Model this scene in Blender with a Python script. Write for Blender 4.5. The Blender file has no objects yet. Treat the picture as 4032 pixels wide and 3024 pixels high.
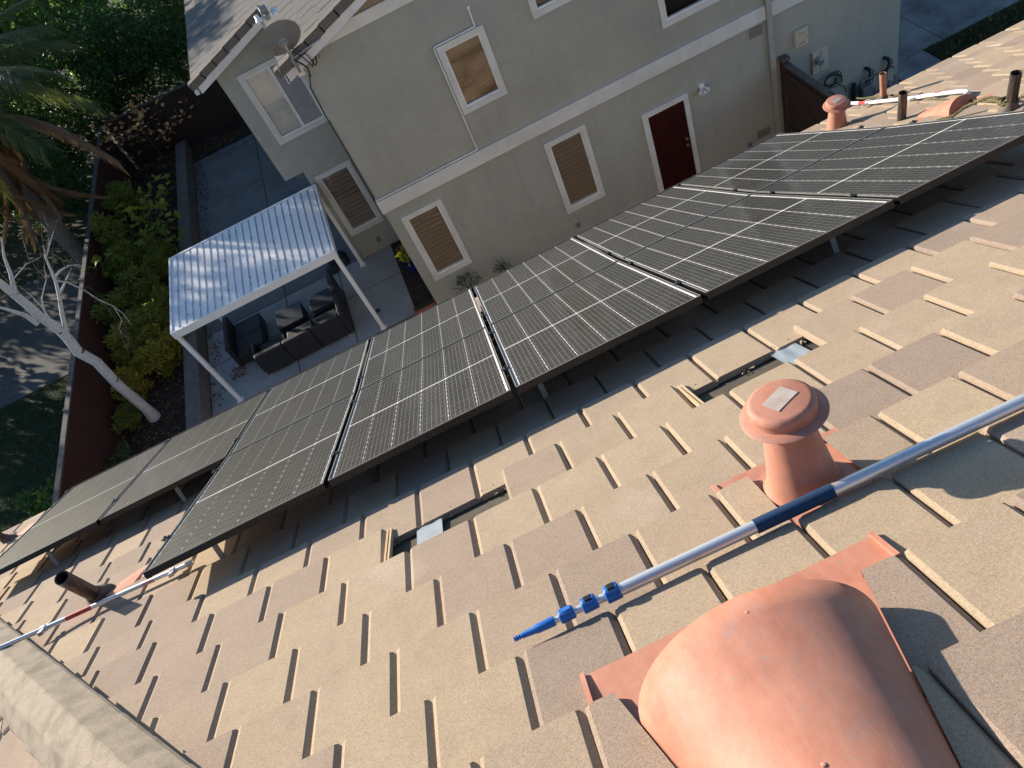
import bpy, bmesh, math, random
import numpy as np
from mathutils import Matrix, Vector
random.seed(7); rng = np.random.default_rng(7)
S = bpy.context.scene; COL = S.collection
R = math.radians

# ------------------------------------------------------------------ camera
WC = ((0.89371687, -0.44797535, -0.0242537), (-0.31379477, -0.66283198, 0.67984307), (-0.32062907, -0.59997654, -0.73295645))
cam = bpy.data.cameras.new('camera'); co = bpy.data.objects.new('camera', cam); COL.objects.link(co); S.camera = co
cam.sensor_width = 36; cam.lens = 36 * 3045 / 4032; cam.clip_start = .05; cam.clip_end = 1500
co.matrix_world = Matrix(((WC[0][0], -WC[0][1], -WC[0][2], 0), (WC[1][0], -WC[1][1], -WC[1][2], 0), (WC[2][0], -WC[2][1], -WC[2][2], 11), (0, 0, 0, 1)))
# ------------------------------------------------------------------ light
SUN_EL, SUN_AZ = 14.0, -47.0          # azimuth measured from +Y toward +X
wd = bpy.data.worlds.new('World'); S.world = wd; wd.use_nodes = True
nt = wd.node_tree; bg = nt.nodes['Background']; sky = nt.nodes.new('ShaderNodeTexSky')
sky.sky_type = 'NISHITA'; sky.sun_disc = False; sky.sun_elevation = R(SUN_EL); sky.sun_rotation = R(SUN_AZ)
sky.altitude = 50; sky.air_density = 1.0; sky.dust_density = .35; sky.ozone_density = 3.0
nt.links.new(sky.outputs[0], bg.inputs[0]); bg.inputs[1].default_value = .108
sl = bpy.data.lights.new('sun', 'SUN'); sl.energy = 5.0; sl.angle = R(.55); sl.color = (1, .89, .74)
so = bpy.data.objects.new('sun', sl); COL.objects.link(so); so.location = (-30, 28, 30)
sd = Vector((-math.sin(R(SUN_AZ)) * math.cos(R(SUN_EL)), -math.cos(R(SUN_AZ)) * math.cos(R(SUN_EL)), -math.sin(R(SUN_EL))))
so.rotation_euler = sd.to_track_quat('-Z', 'Y').to_euler()
S.view_settings.view_transform = 'Standard'; S.view_settings.look = 'None'; S.view_settings.exposure = 0.98; S.view_settings.gamma = 1
S.render.engine = 'CYCLES'
S.render.resolution_x = 1024; S.render.resolution_y = 768

# ------------------------------------------------------------------ frames
# roof frame: u runs along the eave (to the left), v up the slope, w out of the roof; panel tops lie at w = 0
MR = Matrix(((-0.99999025, 0.00252127, 0.00362573), (-0.00033124, -0.8615175, 0.50772776), (0.00440375, 0.50772161, 0.86150994)))
CR = Vector((2.02721442, 7.1860875, 1.12935886))
ROOF = Matrix.Translation((0, 0, 11)) @ MR.to_4x4() @ Matrix.Translation(-CR)
IDM = Matrix.Identity(4)
def rf(u, v, w): return ROOF @ Vector((u, v, w))
WCm = Matrix(WC)
def project(p):
    c = WCm.transposed() @ (Vector(p) - Vector((0, 0, 11)))
    return (2016 + 3045 * c.x / c.z, 1512 + 3045 * c.y / c.z, c.z)

# ------------------------------------------------------------------ materials
MATS = {}
def new_mat(name):
    m = bpy.data.materials.new(name); m.use_nodes = True; MATS[name] = m
    n = m.node_tree.nodes; return m, n, m.node_tree.links, n['Principled BSDF']
def noise(n, l, scale, detail=3, rough=.55, coord=None):
    t = n.new('ShaderNodeTexNoise'); t.inputs['Scale'].default_value = scale; t.inputs['Detail'].default_value = detail; t.inputs['Roughness'].default_value = rough
    if coord is None:
        g = n.new('ShaderNodeNewGeometry'); coord = g.outputs['Position']
    l.new(coord, t.inputs['Vector']); return t
def ramp(n, l, fac, stops):
    r = n.new('ShaderNodeValToRGB'); e = r.color_ramp.elements
    while len(e) < len(stops): e.new(.5)
    for k, (p, c) in enumerate(stops):
        e[k].position = p; e[k].color = (*c, 1) if len(c) == 3 else c
    l.new(fac, r.inputs[0]); return r
def mixc(n, l, fac, a, b, mode='MIX'):
    m = n.new('ShaderNodeMix'); m.data_type = 'RGBA'; m.blend_type = mode
    for sock, v in ((m.inputs[0], fac), (m.inputs[6], a), (m.inputs[7], b)):
        if hasattr(v, 'node'): l.new(v, sock)
        elif isinstance(v, (int, float)): sock.default_value = v
        else: sock.default_value = (*v, 1)
    return m.outputs[2]
def bump(n, l, p, h, strength, dist):
    b = n.new('ShaderNodeBump'); b.inputs['Strength'].default_value = strength; b.inputs['Distance'].default_value = dist
    l.new(h, b.inputs['Height']); l.new(b.outputs[0], p.inputs['Normal'])
def M(name, c1, c2=None, scale=3, rough=.8, metal=0, spec=.4, fine=0, fscale=150, bmp=0, bdist=.004, stretch=None, detail=4, lo=.35, hi=.65):
    """two-colour noise material with optional fine speckle and bump, all in world space"""
    m, n, l, p = new_mat(name)
    p.inputs['Roughness'].default_value = rough; p.inputs['Metallic'].default_value = metal; p.inputs['Specular IOR Level'].default_value = spec
    coord = None
    if stretch:
        g = n.new('ShaderNodeNewGeometry'); mp = n.new('ShaderNodeMapping'); mp.inputs['Scale'].default_value = stretch
        l.new(g.outputs['Position'], mp.inputs[0]); coord = mp.outputs[0]
    if c2 is None: c2 = tuple(x * .82 for x in c1)
    a = noise(n, l, scale, detail, .6, coord)
    col = ramp(n, l, a.outputs[0], ((lo, c1), (hi, c2))).outputs[0]
    if fine or bmp:
        f = noise(n, l, fscale, 2, .6)
        if fine:
            v = ramp(n, l, f.outputs[0], ((.3, (1 - fine,) * 3), (.7, (1 + fine * .6,) * 3))).outputs[0]
            col = mixc(n, l, 1.0, col, v, 'MULTIPLY')
        if bmp: bump(n, l, p, f.outputs[0], bmp, bdist)
    l.new(col, p.inputs['Base Color']); return m

def tile_material(name, attr):
    m, n, l, p = new_mat(name)
    p.inputs['Roughness'].default_value = .92; p.inputs['Specular IOR Level'].default_value = .25
    if attr:
        a = n.new('ShaderNodeAttribute'); a.attribute_name = 'rnd'; rnd = a.outputs['Fac']
    else:
        a = n.new('ShaderNodeObjectInfo'); rnd = a.outputs['Random']
    c = ramp(n, l, rnd, ((0, (.385, .300, .210)), (.38, (.372, .288, .204)), (.5, (.328, .252, .189)), (.78, (.308, .235, .182)), (1, (.272, .210, .168))))
    c.color_ramp.interpolation = 'LINEAR'
    big = noise(n, l, 3.3, 4, .6)
    col = mixc(n, l, ramp(n, l, big.outputs[0], ((.48, (0, 0, 0)), (.8, (.45, .45, .45)))).outputs[0], c.outputs[0], (.30, .235, .19))
    wash = noise(n, l, 1.7, 3, .6)
    col = mixc(n, l, ramp(n, l, wash.outputs[0], ((.57, (0, 0, 0)), (.78, (.42, .42, .42)))).outputs[0], col, (.50, .43, .36))
    f = noise(n, l, 420, 3, .75)
    col = mixc(n, l, 1.0, col, ramp(n, l, f.outputs[0], ((.3, (.52, .51, .50)), (.5, (1, 1, 1)), (.70, (1.4, 1.4, 1.37)))).outputs[0], 'MULTIPLY')
    f2 = noise(n, l, 150, 2, .6)
    col = mixc(n, l, 1.0, col, ramp(n, l, f2.outputs[0], ((.3, (.84, .835, .83)), (.5, (1, 1, 1)), (.7, (1.12, 1.12, 1.11)))).outputs[0], 'MULTIPLY')
    st = noise(n, l, 9, 5, .7)
    col = mixc(n, l, 1.0, col, ramp(n, l, st.outputs[0], ((.30, (.92, .915, .91)), (.5, (1, 1, 1)), (.7, (1.04, 1.04, 1.04)))).outputs[0], 'MULTIPLY')
    sp = n.new('ShaderNodeTexVoronoi'); sp.inputs['Scale'].default_value = 60
    g = n.new('ShaderNodeNewGeometry'); l.new(g.outputs['Position'], sp.inputs['Vector'])
    col = mixc(n, l, ramp(n, l, sp.outputs['Distance'], ((0.0, (.8, .8, .8)), (.035, (0, 0, 0)))).outputs[0], col, (.62, .56, .47))
    l.new(col, p.inputs['Base Color'])
    bump(n, l, p, f.outputs[0], .55, .0022)
    return m
tile_material('tile', False); tile_material('tile_far', True)

def paint_mat(name, base, pale, grey):
    m, n, l, p = new_mat(name)
    p.inputs['Roughness'].default_value = .62; p.inputs['Specular IOR Level'].default_value = .35
    g = n.new('ShaderNodeNewGeometry'); mp = n.new('ShaderNodeMapping'); mp.inputs['Scale'].default_value = (9, 4, 2); mp.inputs['Rotation'].default_value = (.3, .2, .6)
    l.new(g.outputs['Position'], mp.inputs[0])
    a = noise(n, l, 2.2, 6, .7, mp.outputs[0])
    col = ramp(n, l, a.outputs[0], ((.30, base), (.5, tuple((x + y) / 2 for x, y in zip(base, pale))), (.72, pale))).outputs[0]
    mp2 = n.new('ShaderNodeMapping'); mp2.inputs['Scale'].default_value = (10, 22, 34); mp2.inputs['Rotation'].default_value = (.9, .2, .5); l.new(g.outputs['Position'], mp2.inputs[0])
    b = noise(n, l, 2.6, 7, .75, mp2.outputs[0])
    col = mixc(n, l, ramp(n, l, b.outputs[0], ((.57, (0, 0, 0)), (.66, (.6, .6, .6)))).outputs[0], col, grey)
    sm = noise(n, l, 5, 4, .6)
    col = mixc(n, l, ramp(n, l, sm.outputs[0], ((.5, (0, 0, 0)), (.75, (.4, .4, .4)))).outputs[0], col, tuple(x * .75 for x in base))
    mk = noise(n, l, 3.4, 5, .65); mp3 = n.new('ShaderNodeMapping'); mp3.inputs['Scale'].default_value = (30, 5, 9); mp3.inputs['Rotation'].default_value = (.55, 0, .25); l.new(g.outputs['Position'], mp3.inputs[0])
    sk = noise(n, l, 2.0, 8, .8, mp3.outputs[0])
    fm = mixc(n, l, 1.0, ramp(n, l, mk.outputs[0], ((.5, (0, 0, 0)), (.62, (1, 1, 1)))).outputs[0], ramp(n, l, sk.outputs[0], ((.50, (0, 0, 0)), (.64, (.6, .6, .6)))).outputs[0], 'MULTIPLY')
    col = mixc(n, l, fm, col, grey)
    fd = noise(n, l, 6, 6, .75)
    col = mixc(n, l, 1.0, col, ramp(n, l, fd.outputs[0], ((.3, (.86, .85, .84)), (.7, (1.08, 1.08, 1.08)))).outputs[0], 'MULTIPLY')
    l.new(col, p.inputs['Base Color']); bump(n, l, p, sk.outputs[0], .22, .004)
    return m
paint_mat('salmon', (.425, .168, .110), (.49, .235, .165), (.29, .24, .225))
M('salmon_faded', (.46, .24, .17), (.38, .25, .18), 9, .8)
M('bare_zinc', (.34, .36, .38), None, 20, .5, metal=.4)
M('pipe_black', (.028, .024, .022), (.13, .075, .05), 7, .5, spec=.5, stretch=(7, 7, 1.2), lo=.5, hi=.62)
M('pipe_pink', (.42, .19, .12), (.2, .13, .1), 9, .6, stretch=(6, 6, 1.2))
M('rubber', (.03, .03, .032), None, 5, .7)
M('lead', (.07, .06, .055), (.12, .1, .085), 14, .7)
M('hip_tile', (.36, .295, .225), (.235, .195, .145), 9, .93, fine=.3, fscale=230, bmp=.5, bdist=.003, lo=.42, hi=.66)
M('moss_tile', (.30, .235, .13), (.40, .35, .28), 9, .95, fine=.4, fscale=140, bmp=.6, bdist=.004)
M('underlay', (.10, .085, .06), (.055, .045, .035), 4, .9, fine=.35, fscale=260)
M('tile_head', (.36, .29, .23), (.27, .215, .165), 8, .9, fine=.2, fscale=300)
M('tile_core', (.5, .37, .24), None, 8, .9)
M('flash_metal', (.62, .68, .76), (.5, .55, .62), 12, .3, metal=.7)
M('aluminium', (.80, .80, .80), (.72, .72, .73), 20, .36, metal=.7, stretch=(30, 2, 2))
M('patch_grey', (.46, .40, .36), (.40, .31, .26), 30, .7)
M('galvanised', (.5, .52, .55), (.4, .42, .45), 30, .42, metal=.6)
M('white_conduit', (.75, .75, .73), (.66, .66, .65), 9, .35)
M('red_tape', (.5, .06, .05), (.4, .045, .04), 30, .5)
M('label_pink', (.75, .35, .35), None, 30, .5)
M('blue_plastic', (.012, .15, .52), (.012, .11, .42), 25, .35, spec=.5)
M('navy_foam', (.008, .045, .115), (.008, .035, .09), 40, .85, bmp=.3, fscale=300, bdist=.001)
M('black_plastic', (.012, .012, .013), None, 10, .3, spec=.5)
M('backsheet', (.84, .83, .81), None, 5, .3, spec=.5)
M('frame_black', (.012, .012, .014), None, 15, .32, metal=.3, spec=.6)
M('frame_glint', (.33, .325, .32), None, 15, .35, metal=.35)  # sun glint on the black frame edges, put into a paler colour
M('clamp', (.07, .075, .09), None, 30, .4, metal=.7)
def stucco_material():
    m = M('stucco', (.385, .385, .345), (.345, .345, .312), .9, .93, fine=.13, fscale=190, bmp=.7, bdist=.005)
    n, l = m.node_tree.nodes, m.node_tree.links; p = n['Principled BSDF']; src = p.inputs['Base Color'].links[0].from_socket
    g = n.new('ShaderNodeNewGeometry'); mp = n.new('ShaderNodeMapping'); mp.inputs['Scale'].default_value = (3.2, 3.2, .28); l.new(g.outputs['Position'], mp.inputs[0])
    st = noise(n, l, 1.6, 6, .65, mp.outputs[0])
    c = mixc(n, l, 1.0, src, ramp(n, l, st.outputs[0], ((.30, (.945, .943, .937)), (.5, (1, 1, 1)), (.72, (1.02, 1.02, 1.02)))).outputs[0], 'MULTIPLY')
    b2 = noise(n, l, 7, 5, .7)
    c = mixc(n, l, 1.0, c, ramp(n, l, b2.outputs[0], ((.3, (.94, .94, .935)), (.6, (1.02, 1.02, 1.02)))).outputs[0], 'MULTIPLY')
    l.new(c, p.inputs['Base Color'])
stucco_material()
M('own_stucco', (.52, .42, .30), None, 1.1, .93, fine=.12, fscale=210, bmp=.6)
M('trim', (.66, .66, .65), (.56, .56, .55), 2.4, .85, fine=.06, fscale=160, bmp=.2)
M('vinyl', (.78, .78, .77), None, 3, .4)
M('barge', (.72, .70, .67), (.62, .60, .57), 3, .7)
M('gable_siding', (.33, .27, .19), (.25, .2, .14), 12, .8, stretch=(8, 8, .6))
M('blind_brown', (.31, .20, .13), (.28, .18, .115), 6, .6)
M('blind_tan', (.335, .275, .25), (.30, .25, .228), 4, .6)
M('blind_white', (.88, .90, .92), None, 3, .6)
M('screen', (.30, .30, .31), (.26, .26, .27), 4, .8)
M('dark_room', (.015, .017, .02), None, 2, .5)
M('door_red', (.042, .006, .006), (.028, .004, .004), 4, .35, spec=.5)
M('brass', (.5, .4, .25), None, 5, .3, metal=.9)
M('metal_grey', (.33, .33, .32), (.27, .27, .26), 12, .55, metal=.2)
M('box_beige', (.52, .48, .39), (.44, .4, .33), 12, .6)
M('orange_mark', (.42, .17, .035), None, 40, .7)
M('lamp_white', (.8, .8, .82), None, 5, .35)
M('dish_grey', (.215, .218, .225), (.195, .197, .205), 5, .5)
M('cable', (.012, .012, .012), None, 5, .5)
M('shake', (.10, .096, .092), (.155, .148, .138), 5, .92, fine=.3, fscale=70, bmp=.5, bdist=.006, stretch=(1, 14, 3))
M('shake_far', (.10, .096, .092), (.155, .148, .138), 5, .92, fine=.3, fscale=70, bmp=.5, bdist=.006, stretch=(1, 14, 3))
M('rake_tile', (.12, .105, .088), (.18, .155, .13), 8, .93, fine=.3, fscale=60, bmp=.5, stretch=(10, 1, 4))
M('pergola', (.86, .86, .87), (.79, .795, .81), 3, .38, spec=.5)
M('wicker', (.013, .014, .018), (.03, .03, .036), 60, .5, stretch=(1, 1, 3), bmp=.8, fscale=120, bdist=.006)
M('table_top', (.03, .032, .036), (.2, .2, .2), 9, .4, lo=.66, hi=.74)
M('concrete', (.36, .37, .37), (.29, .30, .30), 1.6, .9, fine=.1, fscale=120, bmp=.2)
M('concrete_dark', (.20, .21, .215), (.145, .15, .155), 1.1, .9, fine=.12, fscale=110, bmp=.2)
M('driveway_slab', (.24, .25, .25), (.11, .115, .12), 1.1, .9, fine=.12, fscale=80)
M('joint', (.03, .03, .03), None, 4, .95)
M('block', (.19, .17, .155), (.14, .125, .115), 5, .95, fine=.25, fscale=120, bmp=.5)
M('soil', (.030, .022, .016), (.055, .04, .028), 7, .97, fine=.5, fscale=45, bmp=.8, bdist=.02)
M('litter', (.20, .115, .045), (.10, .06, .03), 25, .9)
M('ground', (.06, .05, .035), (.045, .06, .025), .6, .95)
M('lawn', (.022, .040, .012), (.035, .045, .016), 2, .95, fine=.4, fscale=60, bmp=.8, bdist=.02)
M('stone', (.12, .12, .115), (.08, .08, .08), 1.8, .9, fine=.2, fscale=20, bmp=.4, bdist=.01)
M('fence_red', (.075, .022, .013), (.04, .014, .010), 2, .85, stretch=(12, 12, 1.2), fine=.2, fscale=90)
M('fence_dark', (.06, .030, .022), (.035, .02, .016), 2, .85, stretch=(12, 12, 1.2))
M('fence_cap', (.12, .115, .11), (.08, .078, .075), 6, .9)
M('bark_white', (.60, .575, .55), (.34, .29, .26), 5, .85, stretch=(1.6, 1.6, 9), lo=.54, hi=.74, bmp=.9, fscale=34, bdist=.02, fine=.12, detail=7)
M('bark_knot', (.10, .06, .045), None, 9, .9)
M('bark', (.09, .065, .05), (.05, .038, .03), 9, .95)
M('palm_trunk', (.20, .165, .135), (.11, .09, .075), 5, .95, stretch=(3, 3, 9), bmp=.9, fscale=30, bdist=.03)
M('terracotta', (.30, .09, .045), None, 6, .8)
M('blue_pot', (.015, .03, .2), None, 6, .3)
M('rope', (.05, .045, .02), (.30, .27, .10), 120, .8, lo=.55, hi=.6)
M('hose', (.015, .03, .02), None, 9, .5)
M('tarp', (.014, .017, .02), (.03, .035, .04), 9, .5, bmp=.6, fscale=14, bdist=.05)
M('utility', (.12, .13, .14), (.18, .19, .2), 12, .5, metal=.3)

def leaf_mat(name, ca, cb, cc, trans=.35, rough=.55):
    m, n, l, p = new_mat(name)
    a = n.new('ShaderNodeAttribute'); a.attribute_name = 'rnd'
    oi = n.new('ShaderNodeObjectInfo')
    add = n.new('ShaderNodeMath'); add.operation = 'ADD'; l.new(a.outputs['Fac'], add.inputs[0]); l.new(oi.outputs['Random'], add.inputs[1])
    fr = n.new('ShaderNodeMath'); fr.operation = 'FRACT'; l.new(add.outputs[0], fr.inputs[0])
    c = ramp(n, l, fr.outputs[0], ((0, ca), (.5, cb), (1, cc))).outputs[0]
    p.inputs['Roughness'].default_value = rough; p.inputs['Specular IOR Level'].default_value = .35
    l.new(c, p.inputs['Base Color'])
    t = n.new('ShaderNodeBsdfTranslucent'); l.new(mixc(n, l, 1.0, c, (1.5, 1.6, .9), 'MULTIPLY'), t.inputs[0])
    mx = n.new('ShaderNodeMixShader'); mx.inputs[0].default_value = trans
    l.new(p.outputs[0], mx.inputs[1]); l.new(t.outputs[0], mx.inputs[2]); l.new(mx.outputs[0], n['Material Output'].inputs[0])
leaf_mat('leaf_dark', (.04, .09, .03), (.06, .12, .038), (.09, .15, .045))
leaf_mat('leaf_mid', (.05, .11, .025), (.07, .14, .03), (.10, .17, .04))
leaf_mat('leaf_olive', (.19, .225, .045), (.25, .25, .045), (.14, .19, .045))
leaf_mat('leaf_amber', (.36, .29, .05), (.25, .25, .045), (.44, .32, .055))
leaf_mat('leaf_fig', (.26, .29, .03), (.13, .20, .032), (.38, .34, .04))
leaf_mat('leaf_orange', (.62, .28, .11), (.68, .42, .15), (.50, .22, .09), .3)
leaf_mat('leaf_sage', (.06, .09, .045), (.09, .12, .06), (.05, .08, .04))
leaf_mat('frond_green', (.06, .09, .03), (.09, .11, .035), (.13, .14, .04), .35)
leaf_mat('frond_dead', (.20, .105, .05), (.155, .09, .05), (.25, .16, .095), .15)
leaf_mat('grass', (.018, .04, .01), (.03, .055, .014), (.05, .065, .02), .3)

def cell_material():
    m, n, l, p = new_mat('cell')
    tc = n.new('ShaderNodeTexCoord'); sp = n.new('ShaderNodeSeparateXYZ'); l.new(tc.outputs['Object'], sp.inputs[0])
    def mth(op, a, b=None):
        x = n.new('ShaderNodeMath'); x.operation = op
        for k, v in enumerate((a, b)):
            if v is None: continue
            if hasattr(v, 'node'): l.new(v, x.inputs[k])
            else: x.inputs[k].default_value = v
        return x.outputs[0]
    s = mth('ADD', mth('DIVIDE', sp.outputs['X'], .02725), 10.0)
    d = mth('ABSOLUTE', mth('SUBTRACT', mth('FRACT', s), .5))
    line = mth('LESS_THAN', d, .032)
    oi = n.new('ShaderNodeObjectInfo')
    base = ramp(n, l, oi.outputs['Random'], ((0, (.018, .0160, .0135)), (1, (.014, .0125, .011)))).outputs[0]
    dust = noise(n, l, 7, 4, .65)
    base = mixc(n, l, ramp(n, l, dust.outputs[0], ((.4, (.025, .025, .025)), (.75, (.085, .085, .085)))).outputs[0], base, (.30, .25, .19))
    col = mixc(n, l, line, base, (.26, .245, .22))
    l.new(col, p.inputs['Base Color']); p.inputs['Roughness'].default_value = .48; p.inputs['Specular IOR Level'].default_value = .5
    p.inputs['Coat Weight'].default_value = .8; p.inputs['Coat Roughness'].default_value = .09; p.inputs['Coat IOR'].default_value = 1.35
cell_material()
def glass_material():
    m, n, l, p = new_mat('glass')
    g = n.new('ShaderNodeBsdfGlossy'); g.inputs['Roughness'].default_value = .03
    t = n.new('ShaderNodeBsdfTransparent'); t.inputs[0].default_value = (.95, .96, .96, 1)
    f = n.new('ShaderNodeFresnel'); f.inputs[0].default_value = 1.5
    mx = n.new('ShaderNodeMixShader'); l.new(f.outputs[0], mx.inputs[0]); l.new(t.outputs[0], mx.inputs[1]); l.new(g.outputs[0], mx.inputs[2]); l.new(mx.outputs[0], n['Material Output'].inputs[0])
glass_material()

# ------------------------------------------------------------------ object helpers
WM = {}
def put(o, parent=None, mw=IDM):
    """mw is the wanted world matrix of the object, whatever its parent"""
    COL.objects.link(o); o.matrix_basis = mw; WM[o.name] = mw.copy()
    if parent is not None:
        o.parent = parent; o.matrix_parent_inverse = WM[parent.name].inverted()
    return o
def tag(o, label=None, cat=None, group=None, kind=None):
    for k, v in (('label', label), ('category', cat), ('group', group), ('kind', kind)):
        if v: o[k] = v
    return o
def thing(name, label, cat, base, group=None):
    o = bpy.data.objects.new(name, None); o.empty_display_size = .2
    put(o, None, Matrix.Translation(Vector(base))); return tag(o, label, cat, group)
def mesh_of(name, verts, faces, mat, smooth=False, rnd=None):
    me = bpy.data.meshes.new(name); me.from_pydata([tuple(v) for v in verts], [], faces)
    me.materials.append(MATS[mat])
    if smooth: me.shade_smooth()
    if rnd is not None:
        a = me.attributes.new('rnd', 'FLOAT', 'FACE'); a.data.foreach_set('value', np.asarray(rnd, dtype=np.float32))
    me.update(); return me
def inst(name, me, parent=None, mw=IDM): return put(bpy.data.objects.new(name, me), parent, mw)

class MB:
    def __init__(s): s.v = []; s.f = []
    def add(s, vs, fs):
        o = len(s.v); s.v += [Vector(x) for x in vs]; s.f += [tuple(i + o for i in f) for f in fs]; return s
    def box(s, x0, x1, y0, y1, z0, z1, m=None, bev=0):
        if bev: return s.bbox(x0, x1, y0, y1, z0, z1, bev, m)
        vs = [Vector((x, y, z)) for z in (z0, z1) for y in (y0, y1) for x in (x0, x1)]
        if m: vs = [m @ v for v in vs]
        return s.add(vs, [(0, 2, 3, 1), (4, 5, 7, 6), (0, 1, 5, 4), (2, 6, 7, 3), (0, 4, 6, 2), (1, 3, 7, 5)])
    def bbox(s, x0, x1, y0, y1, z0, z1, b, m=None):
        """box with bevelled upper and vertical edges"""
        def ring(i, z): return [(x0 + i, y0 + b, z), (x0 + b, y0 + i, z), (x1 - b, y0 + i, z), (x1 - i, y0 + b, z), (x1 - i, y1 - b, z), (x1 - b, y1 - i, z), (x0 + b, y1 - i, z), (x0 + i, y1 - b, z)]
        def ins(z): return [(x0 + b, y0 + b * 1.4, z), (x0 + b * 1.4, y0 + b, z), (x1 - b * 1.4, y0 + b, z), (x1 - b, y0 + b * 1.4, z), (x1 - b, y1 - b * 1.4, z), (x1 - b * 1.4, y1 - b, z), (x0 + b * 1.4, y1 - b, z), (x0 + b, y1 - b * 1.4, z)]
        vs = [Vector(v) for v in ring(0, z0) + ring(0, z1 - b) + ins(z1)]
        if m: vs = [m @ v for v in vs]
        fs = [tuple(range(7, -1, -1)), tuple(range(16, 24))]
        for k in range(8):
            j = (k + 1) % 8
            fs += [(k, j, 8 + j, 8 + k), (8 + k, 8 + j, 16 + j, 16 + k)]
        return s.add(vs, fs)
    def tube(s, pts, r, n=8, cap=True):
        pts = [Vector(p) for p in pts]; rr = r if isinstance(r, (list, tuple)) else [r] * len(pts)
        o = len(s.v); side = None
        for k, p in enumerate(pts):
            t = (pts[min(k + 1, len(pts) - 1)] - pts[max(k - 1, 0)]).normalized()
            if side is None:
                side = t.cross(Vector((0, 0, 1)) if abs(t.z) < .9 else Vector((1, 0, 0))).normalized()
            else: side = (side - t * side.dot(t)).normalized()
            up = side.cross(t)
            for q in range(n):
                a = 2 * math.pi * q / n; s.v.append(p + (side * math.cos(a) + up * math.sin(a)) * rr[k])
        for k in range(len(pts) - 1):
            for q in range(n):
                w = (q + 1) % n; s.f.append((o + k * n + q, o + k * n + w, o + (k + 1) * n + w, o + (k + 1) * n + q))
        if cap:
            s.f.append(tuple(o + q for q in range(n - 1, -1, -1))); e = o + (len(pts) - 1) * n; s.f.append(tuple(e + q for q in range(n)))
        return s
    def lathe(s, c, prof, n=32, axis=None, cap=True):
        c = Vector(c); o = len(s.v)
        ax = Vector(axis).normalized() if axis is not None else Vector((0, 0, 1))
        a = ax.cross(Vector((0, 1, 0)) if abs(ax.y) < .9 else Vector((1, 0, 0))).normalized(); b = ax.cross(a)
        for (r, z) in prof:
            for q in range(n):
                t = 2 * math.pi * q / n; s.v.append(c + ax * z + (a * math.cos(t) + b * math.sin(t)) * r)
        for k in range(len(prof) - 1):
            for q in range(n):
                w = (q + 1) % n; s.f.append((o + k * n + q, o + k * n + w, o + (k + 1) * n + w, o + (k + 1) * n + q))
        if cap:
            if prof[0][0] > 1e-4: s.f.append(tuple(o + q for q in range(n - 1, -1, -1)))
            e = o + (len(prof) - 1) * n
            if prof[-1][0] > 1e-4: s.f.append(tuple(e + q for q in range(n)))
        return s
    def prism(s, poly, d):
        """polygon (3D points) swept by vector d"""
        n = len(poly); p = [Vector(x) for x in poly]; d = Vector(d)
        return s.add(p + [x + d for x in p], [tuple(range(n - 1, -1, -1)), tuple(range(n, 2 * n))] + [(k, (k + 1) % n, n + (k + 1) % n, n + k) for k in range(n)])
    def me(s, name, mat, smooth=False): return mesh_of(name, s.v, s.f, mat, smooth)
    def ob(s, name, mat, parent=None, mw=IDM, smooth=False):
        o = inst(name, s.me(name, mat), parent, mw)
        if smooth:
            o.data.shade_smooth()
            try: o.data.set_sharp_from_angle(angle=R(40))
            except Exception: pass
        return o
def box_ob(name, mat, parent, x0, x1, y0, y1, z0, z1, mw=IDM, bev=0): return MB().box(x0, x1, y0, y1, z0, z1, bev=bev).ob(name, mat, parent, mw)
def structure(o): o['kind'] = 'structure'; return o

# ================================================================== SETTING: ground, patio, drive
structure(MB().add([(-400, -400, -.03), (400, -400, -.03), (400, 400, -.03), (-400, 400, -.03)], [(0, 1, 2, 3)]).ob('ground', 'ground'))
patio = structure(box_ob('patio', 'joint', None, -6.76, -1.6, 13.42, 25.55, -.02, -.004))
jx = (-6.755, -4.53, -3.07, -1.602); jy = (13.425, 15.05, 16.3, 19.3, 22.38, 25.2, 25.545)
for a, b in zip(jx[:-1], jx[1:]):
    for c, d in zip(jy[:-1], jy[1:]):
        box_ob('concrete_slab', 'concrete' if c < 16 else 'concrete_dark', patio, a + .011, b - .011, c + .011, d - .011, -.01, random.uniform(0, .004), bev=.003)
walk = structure(box_ob('side_walk', 'concrete', None, -6.76, -2.6, 12.2, 13.415, -.02, -.001))
bed = structure(box_ob('planting_bed', 'soil', None, -8.97, -7.12, 8.0, 26.9, -.02, .10))
structure(box_ob('narrow_bed', 'soil', None, -1.598, -1.095, 13.3, 16.24, -.02, .012))
structure(box_ob('side_yard', 'soil', None, -2.58, 7.3, 7.2, 13.14, -.025, .004))
structure(box_ob('back_bed', 'soil', None, -7.1, -2.9, 25.56, 27.2, -.02, .05))
structure(box_ob('lawn', 'lawn', None, -30, -9.06, -2, 17.6, -.02, .01))
structure(box_ob('flagstone_terrace', 'stone', None, -30, -9.06, 17.61, 23.2, -.02, .03))
drv = structure(box_ob('driveway', 'joint', None, 10.02, 24, 12.2, 40, -.03, -.006))
dx = (10.03, 11.51, 14.4, 17.4, 20.5, 23.9); dy = (12.21, 13.65, 15.1, 18.1, 21.1, 24.1, 30, 39)
for a, b in zip(dx[:-1], dx[1:]):
    for c, d in zip(dy[:-1], dy[1:]):
        if c < 13 and a > 10.9: continue
        x1 = 11.0 if c < 13 else b
        box_ob('driveway_slab', 'driveway_slab', drv, a + .006, x1 - .006, c + .006, d - .006, -.02, .004, bev=.004)
structure(box_ob('lawn_strip', 'lawn', None, 11.01, 24, 6, 13.63, -.02, .02))
structure(box_ob('side_path', 'concrete_dark', None, 7.42, 10.0, 7.2, 13.14, -.025, .005))

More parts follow.
